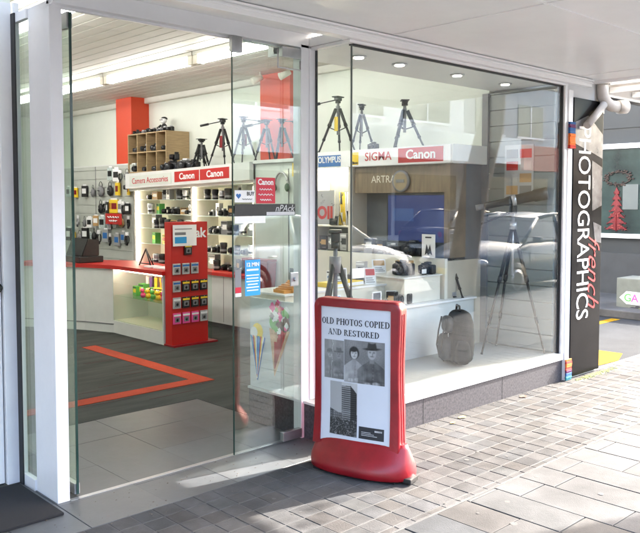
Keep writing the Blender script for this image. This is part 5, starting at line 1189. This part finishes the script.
for c in tips+[Vector((6.8, -3.6, 6.6)), Vector((6.6, -3.9, 6.0))]:
    for k in range(420):
        d = Vector((random.gauss(0, .42), random.gauss(0, .42), random.gauss(0, .34))); p = c+d; s_ = random.uniform(.035, .075)
        u1 = Vector((random.uniform(-1, 1), random.uniform(-1, 1), random.uniform(-.5, .5))).normalized(); v1 = u1.orthogonal().normalized(); v1.rotate(Matrix.Rotation(random.uniform(0, 6), 3, u1))
        t_ = random.uniform(.6, 1.3); b.poly([p-u1*s_, p+v1*s_*.5, p+u1*s_, p-v1*s_*.5], (t_, t_, t_))
b.build('crown', LEAF, tt, recalc=False)
# opposite buildings
def shop(label, x0, x1, h, wm, awn, awncol, zaw, wins, name='street_building', sign=None):
    t = thing(name, label, 'building', ((x0+x1)/2, -14.1, 0), 'buildings across the street'); g = MB(); g.box(x0, x1, -20, -14.02, -.01, h, bev=.02); g.build('wall', wm, t)
    g = MB(); g.box(x0-.05, x1+.05, -14.12, -13.9, h, h+.2); g.build('parapet', PAINT, t)
    GLD = MATS.get('street window glass') or mat('street window glass', (.03, .04, .045), .05, var=.4, scale=1)
    n = max(1, int((x1-x0)/3)); 
    for k in range(n):
        a = x0+.3+(x1-x0-.6)*k/n; b_ = x0+.3+(x1-x0-.6)*(k+1)/n-.25
        g = MB(); g.box(a, b_, -14.019, -13.96, .4, 2.5); w_ = g.build('shop_window', GLD, t)
        if wins: 
            g = MB(); g.box(a+.4, b_-.4, -14.019, -13.98, zaw+1.3, zaw+2.6); w2 = g.build('window', wins, t); g = MB(); g.box(a+.32, b_-.32, -13.9795, -13.95, zaw+1.22, zaw+1.3); g.box((a+b_)/2-.03, (a+b_)/2+.03, -13.9795, -13.96, zaw+1.3, zaw+2.6); g.build('frame', PAINT, w2)
    g = MB(); g.box(x0+.1, x1-.1, -14.018, -11.6, zaw, zaw+.18); g.box(x0+.1, x1-.1, -11.6, -11.5, zaw-.25, zaw+.65, bev=.01); g.build('awning', awncol, t)
    if sign: text('lettering', sign[0], .5, ((x0+x1)/2, -11.49, zaw+.2), (-1, 0, 0), (0, 0, 1), sign[1], t, .01)
    return t
shop('pale shop building with a white awning across the street, leftmost', -14, -1, 6.0, mat('beige facade', (.5, .45, .38), .8, var=.1, scale=1), 1, PAINT, 2.95, MATS['blue print'])
shop('cream shop building with a white awning, opposite the camera shop', -1, 9, 6.6, mat('cream facade', (.6, .56, .48), .8, var=.08, scale=1), 1, PAINT, 3.0, mat('dark pane', (.04, .05, .06), .06, var=.3))
shop('white shop building with a plain white awning, right of the cream one', 9, 20.5, 5.4, mat('white facade', (.7, .7, .7), .8, var=.05, scale=1), 1, PAINT, 3.1, MATS['dark pane'])
shop('grey shop building with a red edged awning across the street', 20.5, 27, 7.5, mat('grey facade', (.35, .36, .38), .8, var=.1, scale=1), 1, mat('brick red awning', (.4, .08, .05), .7, var=.1), 2.9, MATS['dark pane'])
shop('building with pale green glass upper storey, far right across the street', 27, 38, 8.5, mat('pale render', (.6, .62, .6), .8, var=.06, scale=1), 1, PAINT, 3.3, mat('green glass', (.15, .5, .35), .1, var=.2))
g = MB(); g.box(38, 60, -22, -14, 0, 7); g.box(-40, -14.1, -22, -14, 0, 7); tag(g.build('terrace_end', mat('dull brick facade', (.3, .2, .15), .85, var=.15, scale=2)), 'plain brick blocks closing both ends of the street', 'building')
